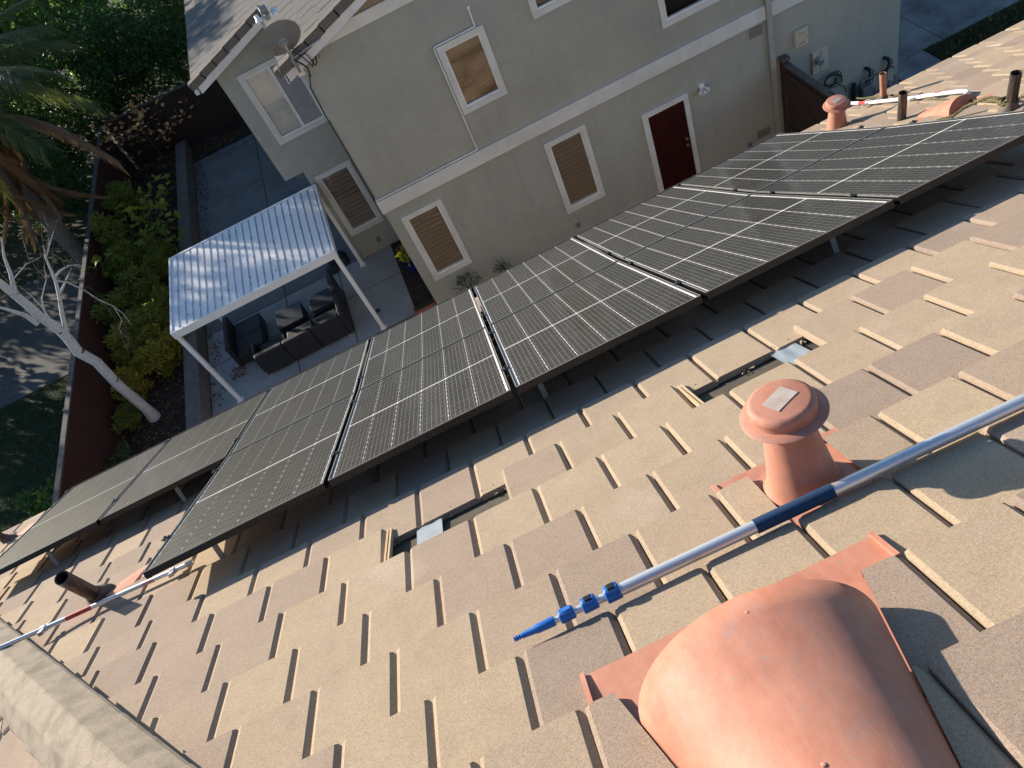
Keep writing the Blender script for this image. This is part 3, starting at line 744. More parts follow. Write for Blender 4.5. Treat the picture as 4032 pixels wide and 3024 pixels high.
m_.add([(-1.09, Y1, 6.05), (10.0, Y1, 6.05), (10.0, Y1, rz(RX) - SLO * (10 - RX) - .16), (RX, Y1, rz(RX) - .16), (-1.09, Y1, zt_)], [(0, 1, 2, 3, 4)])
m_.add([(-1.09, Y1, 0), (-1.09, Y1, zt_), (-1.09, Y1 + .2, zt_), (-1.09, Y1 + .2, 0)], [(0, 1, 2, 3)]); m_.add([(10.0, Y1, 0), (10.0, Y1 + .2, 0), (10.0, Y1 + .2, 6.05), (10.0, Y1, 6.05)], [(0, 1, 2, 3)])
m_.ob('main_wall', 'stucco', nb)
gab(-2.895, -1.0, Y2 + .15, 28.9, 2.72).ob('upper_wall_core', 'stucco', nb)
m_ = skin(-2.90, -1.0, 2.72, 5.40, Y2, WIN2)
m_.add([(-2.90, Y2, 5.40), (-1.0, Y2, 5.40), (-1.0, Y2, rz(-1.0) - .16), (-2.90, Y2, rz(-2.9) - .16)], [(0, 1, 2, 3)]); m_.add([(-2.90, Y2, 2.72), (-2.90, Y2, rz(-2.9) - .16), (-2.90, Y2 + .2, rz(-2.9) - .16), (-2.90, Y2 + .2, 2.72)], [(0, 1, 2, 3)])
m_.add([(-2.90, Y2, 2.72), (-1.0, Y2, 2.72), (-1.0, Y2 + .2, 2.72), (-2.90, Y2 + .2, 2.72)], [(3, 2, 1, 0)])
m_.ob('upper_side_wall', 'stucco', nb)
MB().box(-2.455, -1.0, Y2 + .15, 28.8, 0, 2.715).ob('lower_wall_core', 'stucco', nb)
m_ = skin(-2.46, -1.0, 0, 2.72, Y2 + .003, WIN3); m_.add([(-2.46, Y2 + .003, 0), (-2.46, Y2 + .003, 2.72), (-2.46, Y2 + .2, 2.72), (-2.46, Y2 + .2, 0)], [(0, 1, 2, 3)]); m_.ob('lower_side_wall', 'stucco', nb)
MB().box(9.93, 10.03, Y1 - .02, 14.2, 0, .16).ob('foundation', 'concrete_dark', nb)
# bands
MB().box(-1.12, 7.08, Y1 - .05, Y1 + .1, 2.815, 3.10).ob('belly_band', 'trim', nb)
MB().box(7.20, 10.03, Y1 - .05, Y1 + .1, 2.815, 3.10).ob('belly_band', 'trim', nb)
MB().box(-.75, 9.6, Y1 - .045, Y1 + .1, 6.07, 6.27).ob('frieze_board', 'barge', nb)
MB().prism([(-.2, Y1 - .012, 6.27), (8.9, Y1 - .012, 6.27), (RX, Y1 - .012, rz(RX) - .19), (-.2, Y1 - .012, rz(-.2) - .19)], (0, .01, 0)).ob('gable_panel', 'gable_siding', nb)
for q in range(38):
    x = -.1 + q * .115
    if rz(x) - .2 > 6.3: MB().box(x, x + .03, Y1 - .03, Y1 - .013, 6.272, rz(x) - .2).ob('gable_batten', 'gable_siding', nb)
# roof deck, eaves, barge boards
def slope(x0, x1, y0, y1, dz=.05, th=.08, name='roof_deck', mat='rake_tile'):
    return MB().prism([(x0, y0, rz(x0) - dz), (x1, y0, rz(x1) - dz), (x1, y0, rz(x1) - dz - th), (x0, y0, rz(x0) - dz - th)], (0, y1 - y0, 0)).ob(name, mat, nb)
roofp = slope(-1.34, RX, 12.86, 15.92, name='roof')
slope(XL, RX, 15.92, 29.2)
MB().prism([(RX, 12.86, rz(RX) - .05), (10.9, 12.86, rz(RX) - .05 - SLO * 6.5), (10.9, 12.86, rz(RX) - .13 - SLO * 6.5), (RX, 12.86, rz(RX) - .13)], (0, 16.3, 0)).ob('roof_slope', 'rake_tile', nb)
# barge boards under the rakes
for (x0, x1, y) in ((-1.33, 4.4, 12.80), (-3.22, -1.36, 15.87)):
    MB().prism([(x0, y, rz(x0) - .23), (x1, y, rz(x1) - .23), (x1, y, rz(x1) - .075), (x0, y, rz(x0) - .075)], (0, .035, 0)).ob('barge_board', 'barge', nb)
MB().prism([(-1.35, 12.80, rz(-1.35) - .23), (-1.35, 12.80, rz(-1.35) - .09), (-1.31, 12.80, rz(-1.35) - .09), (-1.31, 12.80, rz(-1.35) - .23)], (0, 3.06, 0)).ob('fascia', 'barge', nb)
MB().box(-3.34, -3.26, 15.9, 29.2, rz(XL) - .20, rz(XL) - .085).ob('gutter', 'trim', nb)
MB().prism([(-1.3, 12.84, rz(-1.3) - .155), (4.4, 12.84, rz(4.4) - .155), (4.4, 12.84, rz(4.4) - .165), (-1.3, 12.84, rz(-1.3) - .165)], (0, .31, 0)).ob('soffit', 'trim', nb)
# roof tiles of the left slope
ang = math.atan(SLO); MS = Matrix.Translation((XL, 0, ZL)) @ Matrix.Rotation(-ang, 4, 'Y')
def shake_geo():
    L, W, b = .42, .300, .006
    v = [(0, b, -.004), (0, W - b, -.004), (L, W - b, -.030), (L, b, -.030), (0, 0, -.014), (0, W, -.014), (L, W, -.04), (L, 0, -.04), (0, 0, -.036), (0, W, -.036), (L, W, -.062), (L, 0, -.062)]
    f = [(3, 2, 1, 0)]
    for k in range(4):
        j = (k + 1) % 4; f += [(k, j, 4 + j, 4 + k), (4 + k, 4 + j, 8 + j, 8 + k)]
    return v, f
SV, SF = shake_geo(); shake_me = mesh_of('roof_tile', SV, SF, 'shake')
cand = []
for i in range(0, 26):
    for j in range(0, 40):
        s0 = i * .34; y = 12.86 + .304 * j + (.152 if i % 2 else 0); x = XL + s0 * math.cos(ang)
        if x > RX - .3: continue
        if y < 15.93 and x < -1.40: continue
        p = project((x + .2, y + .15, rz(x + .2)))
        if not (-60 < p[0] < 4092 and -60 < p[1] < 3084): continue
        cand.append((math.dist((x, y, rz(x)), (0, 0, 11)), s0, y))
cand.sort(); sv, sf = [], []
for k, (d, s0, y) in enumerate(cand):
    mt = Matrix.Translation((s0 - .03 + random.uniform(-.006, .006), y, .03 + random.uniform(-.004, .004))) @ Matrix.Rotation(random.uniform(-.02, .02), 4, 'Z')
    if k < 300: inst('roof_tile', shake_me, roofp, MS @ mt)
    else: o = len(sv); sv += [mt @ Vector(q) for q in SV]; sf += [tuple(q + o for q in g) for g in SF]
if sv: o = inst('roof_tile_field', mesh_of('roof_tile_field', sv, sf, 'shake_far'), roofp, MS); o['kind'] = 'stuff'
for (x0, x1, y) in ((-1.42, 1.6, 12.79), (-3.33, -1.45, 15.86)):
    x = x0; k = 0
    while x < x1:
        m = MS @ Matrix.Translation(((x - XL) / math.cos(ang), y, .052 + .004 * (k % 2)))
        g = MB().bbox(-.02, .36, -.012, .17, -.125, .018, .012).ob('rake_tile', 'rake_tile', roofp, m @ Matrix.Rotation(.035, 4, 'Y'))
        x += .335 * math.cos(ang); k += 1

# ---- windows
def window(x0, x1, z0, z1, Y, slats=0, smat='blind_tan', trim=TRIM, slider=False, close=.82, pitch=.104):
    d = .035
    b = MB().box(x0, x1, Y - d, Y + .02, z1 - trim, z1).box(x0, x1, Y - d, Y + .02, z0, z0 + trim * 1.05).box(x0, x0 + trim, Y - d, Y + .02, z0 + trim * 1.05, z1 - trim).box(x1 - trim, x1, Y - d, Y + .02, z0 + trim * 1.05, z1 - trim)
    w = b.ob('window', 'trim', nb)
    a0, a1, c0, c1 = x0 + trim, x1 - trim, z0 + trim * 1.05, z1 - trim; t = .034
    MB().box(a0, a1, Y - .012, Y + .04, c1 - t, c1 - .001).box(a0, a1, Y - .018, Y + .04, c0 + .001, c0 + t * 1.3).box(a0, a0 + t, Y - .012, Y + .04, c0 + t * 1.3, c1 - t).box(a1 - t, a1, Y - .012, Y + .04, c0 + t * 1.3, c1 - t).ob('sash', 'vinyl', w)
    if slider:
        xm = (a0 + a1) / 2 + .03
        MB().box(xm - .03, xm + .03, Y - .010, Y + .04, c0 + t * 1.3, c1 - t).ob('mullion', 'vinyl', w)
        MB().box(xm + .03, a1 - t, Y + .006, Y + .008, c0 + t * 1.3, c1 - t).ob('insect_screen', 'screen', w)
    MB().box(a0 + t, a1 - t, Y + .022, Y + .025, c0 + t * 1.3, c1 - t).ob('pane', 'glass', w)
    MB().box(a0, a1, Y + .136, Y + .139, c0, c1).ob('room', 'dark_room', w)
    if slats:
        lo, hi = c0 + t * 1.3, c1 - t; n = max(3, int((hi - lo) / pitch)); h = (hi - lo) / n; W = a1 - a0 - 2 * t; dp = min(.07, h * .66)
        pr = [(-dp * .5, 0), (-dp * .42, h * close * .35), (-dp * .1, h * close * .72), (dp * .35, h * close)]; vs = []
        for (y, z) in pr: vs += [(0, y, z), (W, y, z)]
        for (y, z) in pr: vs += [(0, y + .003, z - .003), (W, y + .003, z - .003)]
        fs = [(2 * k, 2 * k + 1, 2 * k + 3, 2 * k + 2) for k in range(3)] + [(8 + 2 * k + 2, 8 + 2 * k + 3, 8 + 2 * k + 1, 8 + 2 * k) for k in range(3)] + [(0, 8, 9, 1)]
        sme = MB().add(vs, fs).me('blind_slat', smat)
        for q in range(n):
            inst('blind_slat', sme, w, Matrix.Translation((a0 + t, Y + .062 + random.uniform(-.002, .002), lo + q * h)) @ Matrix.Rotation(random.uniform(-.002, .002), 4, 'Y'))
    return w
window(*WIN1[0], Y1, 1, 'blind_tan')
window(*WIN1[1], Y1, 1, 'blind_tan')
window(*WIN1[2], Y1, 1, 'blind_brown', pitch=.05, close=.86)
window(*WIN1[3], Y1)
window(*WIN1[4], Y1)
window(*WIN2[0], Y2, 1, 'blind_white', slider=True, pitch=.04, close=.99)
window(*WIN3[0], Y2 + .003, 1, 'blind_tan')
# ---- door
b = MB().box(4.29, 4.41, Y1 - .05, Y1 + .02, 0, 2.155).box(5.20, 5.30, Y1 - .05, Y1 + .02, 0, 2.155).box(4.41, 5.20, Y1 - .05, Y1 + .02, 2.04, 2.155)
dr = b.ob('door', 'trim', nb)
slab = MB().box(4.412, 5.198, Y1 - .02, Y1 + .01, .05, 2.038).ob('door_slab', 'door_red', dr)
for (a, b_, c, d) in ((4.52, 4.76, .25, .95), (4.85, 5.09, .25, .95), (4.52, 4.76, 1.1, 1.9), (4.85, 5.09, 1.1, 1.9)):
    MB().box(a, b_, Y1 - .028, Y1 - .019, c, d).ob('door_panel', 'door_red', slab)
for z in (1.0, 1.15): MB().lathe((5.12, Y1 - .02, z), [(.028, 0), (.028, .01), (.014, .015), (.03, .045), (.024, .06), (0, .062)], 14, (0, -1, 0)).ob('knob', 'brass', slab, smooth=True)
# ---- fixtures on the wall
def on_wall(name, mat, x0, x1, z0, z1, d, bev=0, Y=Y1): return MB().box(x0, x1, Y - d, Y + .002, z0, z1).ob(name, mat, nb)
ds = MB().box(7.085, 7.195, Y1 - .09, Y1 - .0505, .05, 6.1).box(7.10, 7.18, Y1 - .0505, Y1, 3.2, 3.3).box(7.10, 7.18, Y1 - .0505, Y1, .8, .9).ob('downspout', 'stucco', nb)
b = MB()
for (p, q) in (((1.84, 5.55), (1.83, 5.235)), ((1.83, 5.235), (1.045, 5.235)), ((1.045, 5.235), (1.045, 3.13)), ((1.045, 3.13), (-1.10, 3.13))):
    b.tube([(p[0], Y1 - .03, p[1]), (q[0], Y1 - .03, q[1])], .016, 8)
b.tube([(1.84, Y1 + .02, 5.56), (1.84, Y1 - .035, 5.56)], .03, 8)
b.ob('cable_conduit', 'vinyl', nb)
for (x, z, Y) in ((2.40, .42, Y1), (-1.80, .31, Y2), (6.48, .26, Y1)):
    f = on_wall('outlet_box', 'metal_grey', x - .05, x + .05, z - .065, z + .065, .045, Y=Y)
    MB().box(x - .035, x + .035, Y - .052, Y - .044, z - .045, z + .045).ob('outlet_cover', 'utility', f)
for (x0, x1, z0, z1) in ((6.70, 7.02, 2.55, 2.79), (6.66, 7.0, .26, .48)):
    v = on_wall('wall_vent', 'stucco', x0, x1, z0, z1, .012)
    for q in range(5):
        z = z0 + .02 + q * (z1 - z0 - .03) / 5
        MB().box(x0 + .02, x1 - .02, Y1 - .022, Y1 - .011, z, z + .012).ob('vent_louvre', 'dark_room', v)
# flood lamp
fl = MB().lathe((5.62, Y1, 2.12), [(.062, 0), (.062, .03), (.04, .05)], 16, (0, -1, 0)).ob('flood_lamp', 'lamp_white', nb)
for (dx, dz) in ((-.08, -.06), (.08, -.05), (0, -.10)):
    MB().lathe((5.62 + dx * .5, Y1 - .06, 2.12 + dz * .5), [(.018, 0), (.02, .04), (.045, .10), (.045, .11)], 14, (dx * 6, -.7, dz * 6)).ob('lamp_head', 'lamp_white', fl, smooth=True)
# breaker box with faded orange lettering
bx = MB().bbox(-.14, .14, -.18, .18, 0, .10, .012).ob('breaker_box', 'box_beige', nb, Matrix.Translation((7.775, Y1, 2.12)) @ Matrix.Rotation(R(90), 4, 'X'))
for (z, h) in ((2.215, .032), (2.02, .036)):
    m = MB(); x = 7.70
    for q in range(7):
        wdt = random.uniform(.012, .018)
        m.box(x, x + .004, Y1 - .1022, Y1 - .1005, z - h / 2, z + h / 2).box(x + .004, x + wdt, Y1 - .1022, Y1 - .1005, z + h / 2 - .006 - (q % 3) * .010, z + h / 2 - (q % 3) * .010).box(x + wdt * .5, x + wdt, Y1 - .1022, Y1 - .1005, z - h / 2, z - h / 2 + .007 + (q % 2) * .012)
        x += wdt + .006
    m.ob('faded_lettering', 'orange_mark', bx)
mp = MB().box(8.0, 8.365, Y1 - .05, Y1, 1.15, 1.64).ob('meter_panel', 'box_beige', nb)
MB().box(8.0, 8.006, Y1 - .054, Y1 - .0502, 1.15, 1.64).box(8.178, 8.184, Y1 - .054, Y1 - .0502, 1.16, 1.63).ob('panel_seam', 'dark_room', mp)
mt = MB().lathe((8.14, Y1 - .05, 1.44), [(.088, 0), (.088, .05), (.08, .055), (.08, .10), (.06, .115), (0, .118)], 24, (0, -1, 0)).ob('electric_meter', 'metal_grey', mp, smooth=True)
MB().box(8.105, 8.175, Y1 - .172, Y1 - .164, 1.432, 1.448).ob('meter_display', 'dark_room', mt)
# hose coil
b = MB()
for q in range(5):
    r = .13 + .02 * q; b.tube([(8.40 + r * math.cos(a) + .02 * math.sin(3 * a + q), Y1 - .07 - .02 * q, .86 + r * math.sin(a) * .8 + .03 * math.cos(2 * a + q)) for a in np.linspace(0, 6.1, 20)], .012, 6)
b.tube([(8.5, Y1 - .1, .75), (8.6, Y1 - .1, .62), (8.68, Y1 - .1, .58), (8.72, Y1 - .1, .4)], .012, 6)
tag(b.ob('garden_hose', 'hose', None), 'coiled dark garden hose hanging on the wall below the electric meter', 'hose')
# water backflow valves and gas meter
u = thing('gas_meter', 'grey gas meter with pipework low on the wall near the house corner', 'meter', (9.1, Y1 - .2, 0))
MB().bbox(8.98, 9.24, Y1 - .30, Y1 - .12, .10, .42, .02).ob('meter_body', 'utility', u)
MB().tube([(8.90, Y1 - .1, 0), (8.90, Y1 - .1, .52)], .045, 10).ob('riser', 'hose', u)
MB().tube([(9.0, Y1 - .2, .42), (9.0, Y1 - .2, .55), (9.25, Y1 - .2, .55), (9.25, Y1 - .1, .3)], .02, 8).ob('pipe', 'utility', u)
u = thing('valve_manifold', 'row of small irrigation valves with looping black tubes by the corner', 'valve', (9.45, Y1 - .15, 0))
for q in range(4):
    x = 9.20 + q * .17
    MB().tube([(x + .085 - .085 * math.cos(a), Y1 - .06, .34 + .10 * math.sin(a)) for a in np.linspace(0, math.pi, 10)], .011, 6).ob('tube_loop', 'cable', u)
    MB().tube([(x, Y1 - .06, 0), (x, Y1 - .06, .34)], .011, 6).lathe((x, Y1 - .15, .06), [(.035, 0), (.04, .05), (.02, .09), (.02, .14)], 10).ob('valve', 'utility', u)
for (x, z) in ((9.22, .66), (9.66, .68)):
    o = MB().tube([(x, Y1, z + .02), (x + .05, Y1 - .08, z), (x + .07, Y1 - .1, z - .1), (x, Y1 - .12, z - .2), (x - .06, Y1 - .1, z - .28)], [.035, .04, .03, .03, .02], 8).tube([(x + .05, Y1 - .1, z), (x + .14, Y1 - .1, z - .06), (x + .12, Y1 - .1, z - .16), (x + .05, Y1 - .1, z - .2)], .012, 6).ob('pipe_elbow', 'tarp', nb)
# ---- satellite dish
def dish():
    t = thing('satellite_dish', 'grey satellite dish with triple receiver on a bent mast at the roof tail', 'satellite dish', (-1.09, 12.78, 6.0))
    c = Vector((-1.08, 12.62, 6.64)); ax = Vector((-.10, .80, .59)).normalized()
    prof = [(0.0, -.050)] + [(.385 * q / 9, -.050 + .062 * (q / 9) ** 2) for q in range(1, 10)] + [(.393, .016), (.385, .020)] + [(.385 * q / 9, -.045 + .062 * (q / 9) ** 2) for q in range(8, -1, -1)]
    b = MB().lathe((0, 0, 0), prof, 40, (0, 0, 1), cap=False)
    q = ax.to_track_quat('Z', 'X').to_matrix().to_4x4(); m = Matrix.Translation(c) @ q @ Matrix.Diagonal((1, .86, 1, 1))
    b.ob('reflector', 'dish_grey', t, m, smooth=True)
    MB().lathe(c - ax * .048, [(.085, 0), (.085, -.02), (.06, -.03), (.06, -.075), (.04, -.085)], 16, ax).ob('back_bracket', 'metal_grey', t)
    MB().tube([(-1.09, 12.765, 6.02), (-1.085, 12.70, 6.18), (-1.07, 12.60, 6.36), (-1.07, 12.55, 6.50), tuple(c - ax * .10)], .024, 12).ob('mast', 'galvanised', t, smooth=True)
    MB().box(-1.15, -1.03, 12.77, 12.80, 5.95, 6.12).ob('foot', 'galvanised', t)
    l0 = c + ax * .44 + Vector((0, 0, .02))
    MB().tube([tuple(c + Vector((-.18, .02, -.2))), tuple(c + Vector((-.16, .30, .02))), tuple(l0 + Vector((-.1, -.05, -.05)))], .016, 8).ob('feed_arm', 'metal_grey', t)
    for k, dx in enumerate((-.14, 0, .14)):
        d = (c - l0).normalized()
        MB().lathe(l0 + Vector((dx, 0, 0)), [(.035, -.06), (.035, .0), (.05, .02), (.05, .06), (.04, .065), (.03, .055), (0, .055)], 16, d).ob('receiver', 'lamp_white' if k != 1 else 'metal_grey', t, smooth=True)
    MB().bbox(-.08, .08, -.06, .06, -.03, .05, .01).ob('receiver_housing', 'metal_grey', t, Matrix.Translation(l0 + Vector((0, .04, .05))) @ q)
    for (a, e) in (((-1.09, 12.62, 6.30), (-.54, 12.77, 6.33)), ((-1.30, 12.62, 6.46), (-1.38, 12.78, 6.12))):
        MB().tube([a, e], .010, 8).ob('strut', 'galvanised', t)
dish()
cb = MB()
cb.tube([(-1.07, 12.6, 6.3), (-1.0, 12.6, 6.2), (-.95, 12.72, 6.05), (-.98, 12.75, 5.9), (-1.0, 12.9, 5.85), (-1.10, 13.1, 5.6), (-1.13, 13.17, 5.0), (-1.125, 13.2, 4.2), (-1.13, 13.17, 3.6), (-1.12, 13.1, 3.16)], .013, 6)
cb.tube([(-1.0, 12.6, 6.45), (-.92, 12.65, 6.35), (-.85, 12.74, 6.2), (-.83, 12.77, 6.0), (-.80, 13.05, 5.92), (-.77, 13.08, 6.02)], .009, 6)
cb.tube([(-1.03, 12.6, 6.42), (-.95, 12.65, 6.3), (-.90, 12.76, 6.1), (-.88, 12.9, 5.95), (-.84, 13.05, 5.98), (-.80, 13.08, 6.04)], .009, 6)
tag(cb.ob('coax_cable', 'cable', None, smooth=True), 'black coax cables drooping from the dish down the house corner', 'cable')
sp = thing('cable_splitter', 'row of small metal cable splitters under the barge board near the dish', 'splitter', (-.74, Y1 - .02, 6.02))
for q in range(3): MB().box(-.82 + q * .055, -.785 + q * .055, Y1 - .045, Y1 - .004, 5.93, 6.06).ob('splitter_block', 'metal_grey', sp)

# ================================================================== gate fence beside the neighbour's wall
gt = thing('side_fence', 'dark wooden side fence with capped post running out from the neighbour wall', 'fence', (7.36, 10, 0))
MB().bbox(7.29, 7.43, 12.98, 13.12, 0, 1.86, .02).ob('post', 'fence_dark', gt); MB().bbox(7.27, 7.45, 12.95, 13.135, 1.86, 1.92, .015).ob('post_cap', 'fence_cap', gt)
MB().box(7.30, 7.42, 7.3, 12.96, 1.77, 1.81).ob('top_cap', 'fence_cap', gt)
bm_ = MB().bbox(-.009, .009, -.069, .069, 0, 1.74, .004).me('fence_board', 'fence_dark')
for q in range(40):
    y = 12.88 - q * .1415
    if y < 7.3: break
    inst('fence_board', bm_, gt, Matrix.Translation((7.345 + random.uniform(-.004, .004), y, .02)))
MB().prism([(7.31, 12.8, 1.6), (7.31, 12.8, 1.72), (7.31, 11.4, .25), (7.31, 11.4, .13)], (.025, 0, 0)).ob('brace', 'fence_dark', gt)
MB().box(7.305, 7.333, 7.3, 12.96, 1.55, 1.65).box(7.305, 7.333, 7.3, 12.96, .3, .4).ob('rail', 'fence_dark', gt)

# ================================================================== pergola
def pergola():
    x0, x1, y0, y1, zt = -6.09, -2.36, 13.43, 16.2, 2.37
    t = thing('patio_cover', 'white aluminium patio cover with ribbed roof standing on four posts', 'pergola', ((x0 + x1) / 2, (y0 + y1) / 2, 0))
    for (x, y) in ((x0 + .06, y0 + .06), (x1 - .06, y0 + .06), (x0 + .06, y1 - .2), (x1 - .06, y1 - .2)):
        MB().bbox(x - .045, x + .045, y - .045, y + .045, .0, zt - .10, .006).ob('post', 'pergola', t)
        MB().box(x - .075, x + .075, y - .065, y + .065, .001, .02).ob('post_foot', 'pergola', t)
    MB().box(x0, x1, y0, y0 + .045, zt - .16, zt + .012).ob('front_beam', 'pergola', t)
    MB().box(x0, x1, y1 - .045, y1, zt - .16, zt + .012).ob('rear_beam', 'pergola', t)
    for x in (x0, x1 - .045): MB().box(x, x + .045, y0 + .046, y1 - .046, zt - .15, zt + .014).ob('side_beam', 'pergola', t)
    n = 22; w = (x1 - x0 - .10) / n
    pan = MB().box(.002, w - .034, 0, y1 - y0 - .094, -.012, -.004).box(w - .034, w - .031, 0, y1 - y0 - .094, -.135, -.004).box(w - .006, w - .0025, 0, y1 - y0 - .094, -.135, .006).box(w - .031, w - .006, 0, y1 - y0 - .094, -.135, -.131).me('roof_pan', 'pergola')
    for q in range(n): inst('roof_pan', pan, t, Matrix.Translation((x0 + .05 + q * w, y0 + .047, zt + random.uniform(-.0015, .0015))))
pergola()
# leaves caught on the cover
lm = mesh_of('fallen_leaf', [(0, -.03, 0), (.018, 0, .006), (0, .035, .002), (-.016, .002, .008)], [(0, 1, 2, 3)], 'litter')
v, f = [], []
for q in range(120):
    kx = random.randrange(22); x = -6.04 + (kx + 1) * .165 - .011 + random.uniform(-.012, .012) + (random.uniform(0, .1) if random.random() < .06 else 0); y = random.uniform(13.5, 16.1)
    mm = Matrix.Translation((x, y, 2.372)) @ Matrix.Rotation(random.uniform(0, 6), 4, 'Z') @ Matrix.Scale(random.uniform(.5, 1.1), 4); o = len(v)
    v += [mm @ p.co for p in lm.vertices]; f.append((o, o + 1, o + 2, o + 3))
tag(inst('leaf_litter', mesh_of('leaf_litter', v, f, 'litter')), 'brown leaves scattered along the ribs of the patio cover', 'leaves', kind='stuff')

# ================================================================== patio furniture
def wick(t, nm, x0, x1, y0, y1, z0, z1): return MB().bbox(x0, x1, y0, y1, z0, z1, .025).ob(nm, 'wicker', t)
t = thing('wicker_sofa', 'three-module dark wicker sofa under the front of the patio cover', 'sofa', (-4.2, 14.15, 0))
for k in range(3):
    a = -5.26 + k * .70; b_ = a + .69
    wick(t, 'back', a, b_, 13.76, 13.90, .06, .66); wick(t, 'seat_base', a, b_, 13.90, 14.50, .06, .30); MB().bbox(a + .02, b_ - .02, 13.91, 14.52, .30, .345, .02).ob('seat', 'wicker', t)
for (x, y) in ((-5.2, 13.8), (-3.2, 13.8), (-5.2, 14.45), (-3.2, 14.45)): MB().box(x - .03, x + .03, y - .03, y + .03, 0, .06).ob('foot', 'metal_grey', t)
wick(t, 'arm', -3.17, -3.05, 13.77, 14.60, .06, .66); wick(t, 'arm', -5.34, -5.27, 13.90, 14.50, .06, .56)
t = thing('wicker_loveseat', 'two-seat dark wicker chair with its back to the retaining wall', 'chair', (-5.5, 15.1, 0))
wick(t, 'back', -5.92, -5.80, 14.50, 15.72, .06, .68); wick(t, 'seat_base', -5.80, -5.12, 14.50, 15.68, .06, .34)
MB().bbox(-5.79, -5.11, 14.52, 15.08, .34, .385, .02).ob('seat', 'wicker', t); MB().bbox(-5.79, -5.11, 15.10, 15.67, .34, .385, .02).ob('seat', 'wicker', t)
t = thing('wicker_chair', 'single dark wicker chair beside the square table, back toward the house', 'chair', (-3.45, 14.95, 0))
wick(t, 'back', -3.20, -3.06, 14.66, 15.33, .06, .68); wick(t, 'seat_base', -3.83, -3.20, 14.66, 15.30, .06, .34); MB().bbox(-3.84, -3.21, 14.67, 15.29, .34, .39, .02).ob('seat', 'wicker', t)
t = thing('wicker_table', 'low square dark wicker table with a dusty glass top', 'table', (-4.37, 15.0, 0))
wick(t, 'base', -4.69, -4.06, 14.68, 15.34, .02, .37); MB().bbox(-4.70, -4.05, 14.67, 15.35, .372, .386, .004).ob('top', 'table_top', t)

# ================================================================== retaining wall
rw = thing('retaining_wall', 'low grey block retaining wall along the patio edge', 'wall', (-6.93, 19, 0))
blk = MB().bbox(-.17, .17, -.197, .197, 0, .2, .008).me('block', 'block'); capm = MB().bbox(-.185, .185, -.197, .197, 0, .06, .01).me('cap_block', 'block')
for row in range(2):
    y = 8.2 + (.2 if row else 0)
    while y < 26.4: inst('block', blk, rw, Matrix.Translation((-6.935 + random.uniform(-.004, .004), y, row * .2 - .002))); y += .4
y = 8.2
while y < 26.4: inst('cap_block', capm, rw, Matrix.Translation((-6.935, y, .399))); y += .4

# ================================================================== fences
def fence(name, label, p0, p1, h, mat, cap=True, bw=.145):
    p0 = Vector(p0); p1 = Vector(p1); d = (p1 - p0); L = d.length; d.normalize(); a = math.atan2(d.y, d.x)
    t = thing(name, label, 'fence', (p0 + p1) / 2); bm2 = MB().bbox(-bw / 2 + .002, bw / 2 - .002, -.010, .010, 0, h - .04, .004).me('fence_board', mat)
    n = int(L / bw)
    for q in range(n):
        p = p0 + d * (bw * (q + .5)); inst('fence_board', bm2, t, Matrix.Translation((p.x, p.y, random.uniform(0, .012))) @ Matrix.Rotation(a + random.uniform(-.01, .01), 4, 'Z'))
    m = Matrix.Translation(p0) @ Matrix.Rotation(a, 4, 'Z')
    MB().box(0, L, -.06, .06, h - .04, h).ob('top_cap', 'fence_cap', t, m)
    for z in (.3, h - .3): MB().box(0, L, .012, .05, z, z + .09).ob('rail', mat, t, m)
    q = 0
    while q < L: MB().box(q - .045, q + .045, .0505, .14, 0, h - .041).ob('post', mat, t, m); q += 2.4
    return t
fence('board_fence', 'long red-stained board fence between the planting bed and the lawn', (-9.02, 6.5, 0), (-8.9, 27.2, 0), 1.8, 'fence_red')
fence('back_fence', 'dark red board fence at the far end of the patio', (-8.8, 27.2, 0), (2.0, 26.6, 0), 1.8, 'fence_dark')

# ================================================================== vegetation
def blob_points(blobs, n, shell=.55):
    vol = np.array([b[3] * b[4] * b[5] for b in blobs]); pick = rng.choice(len(blobs), n, p=vol / vol.sum())
    d = rng.normal(size=(n, 3)); d /= np.linalg.norm(d, axis=1)[:, None]
    r = shell + (1 - shell) * rng.random(n) ** .6
    B = np.array(blobs)[pick]
    return B[:, :3] + d * r[:, None] * B[:, 3:6], d
def leaves(name, P, D, size, mat, parent, asp=.5, droop=.3, curl=.25):
    n = len(P); sz = size * (.65 + .7 * rng.random(n))
    t = D * .6 + rng.normal(size=(n, 3)) * .7; t[:, 2] -= droop; t /= np.linalg.norm(t, axis=1)[:, None]
    a = rng.normal(size=(n, 3)); s = np.cross(t, a); s /= np.linalg.norm(s, axis=1)[:, None]; nn = np.cross(s, t)
    V = np.empty((n, 4, 3)); V[:, 0] = P; V[:, 2] = P + t * sz[:, None] - nn * (sz * curl)[:, None] * .4
    m = P + t * (sz * .5)[:, None]; V[:, 1] = m + s * (sz * asp * .5)[:, None] + nn * (sz * curl * .3)[:, None]; V[:, 3] = m - s * (sz * asp * .5)[:, None] + nn * (sz * curl * .3)[:, None]
    me = bpy.data.meshes.new(name); me.vertices.add(4 * n); me.vertices.foreach_set('co', V.astype(np.float32).ravel())
    me.loops.add(4 * n); me.loops.foreach_set('vertex_index', np.arange(4 * n, dtype=np.int32))
    me.polygons.add(n); me.polygons.foreach_set('loop_start', np.arange(0, 4 * n, 4, dtype=np.int32)); 
    me.materials.append(MATS[mat]); me.update(calc_edges=True); me.validate()
    at = me.attributes.new('rnd', 'FLOAT', 'FACE'); at.data.foreach_set('value', (rng.random(len(me.polygons)) * .5).astype(np.float32))
    return inst(name, me, parent)
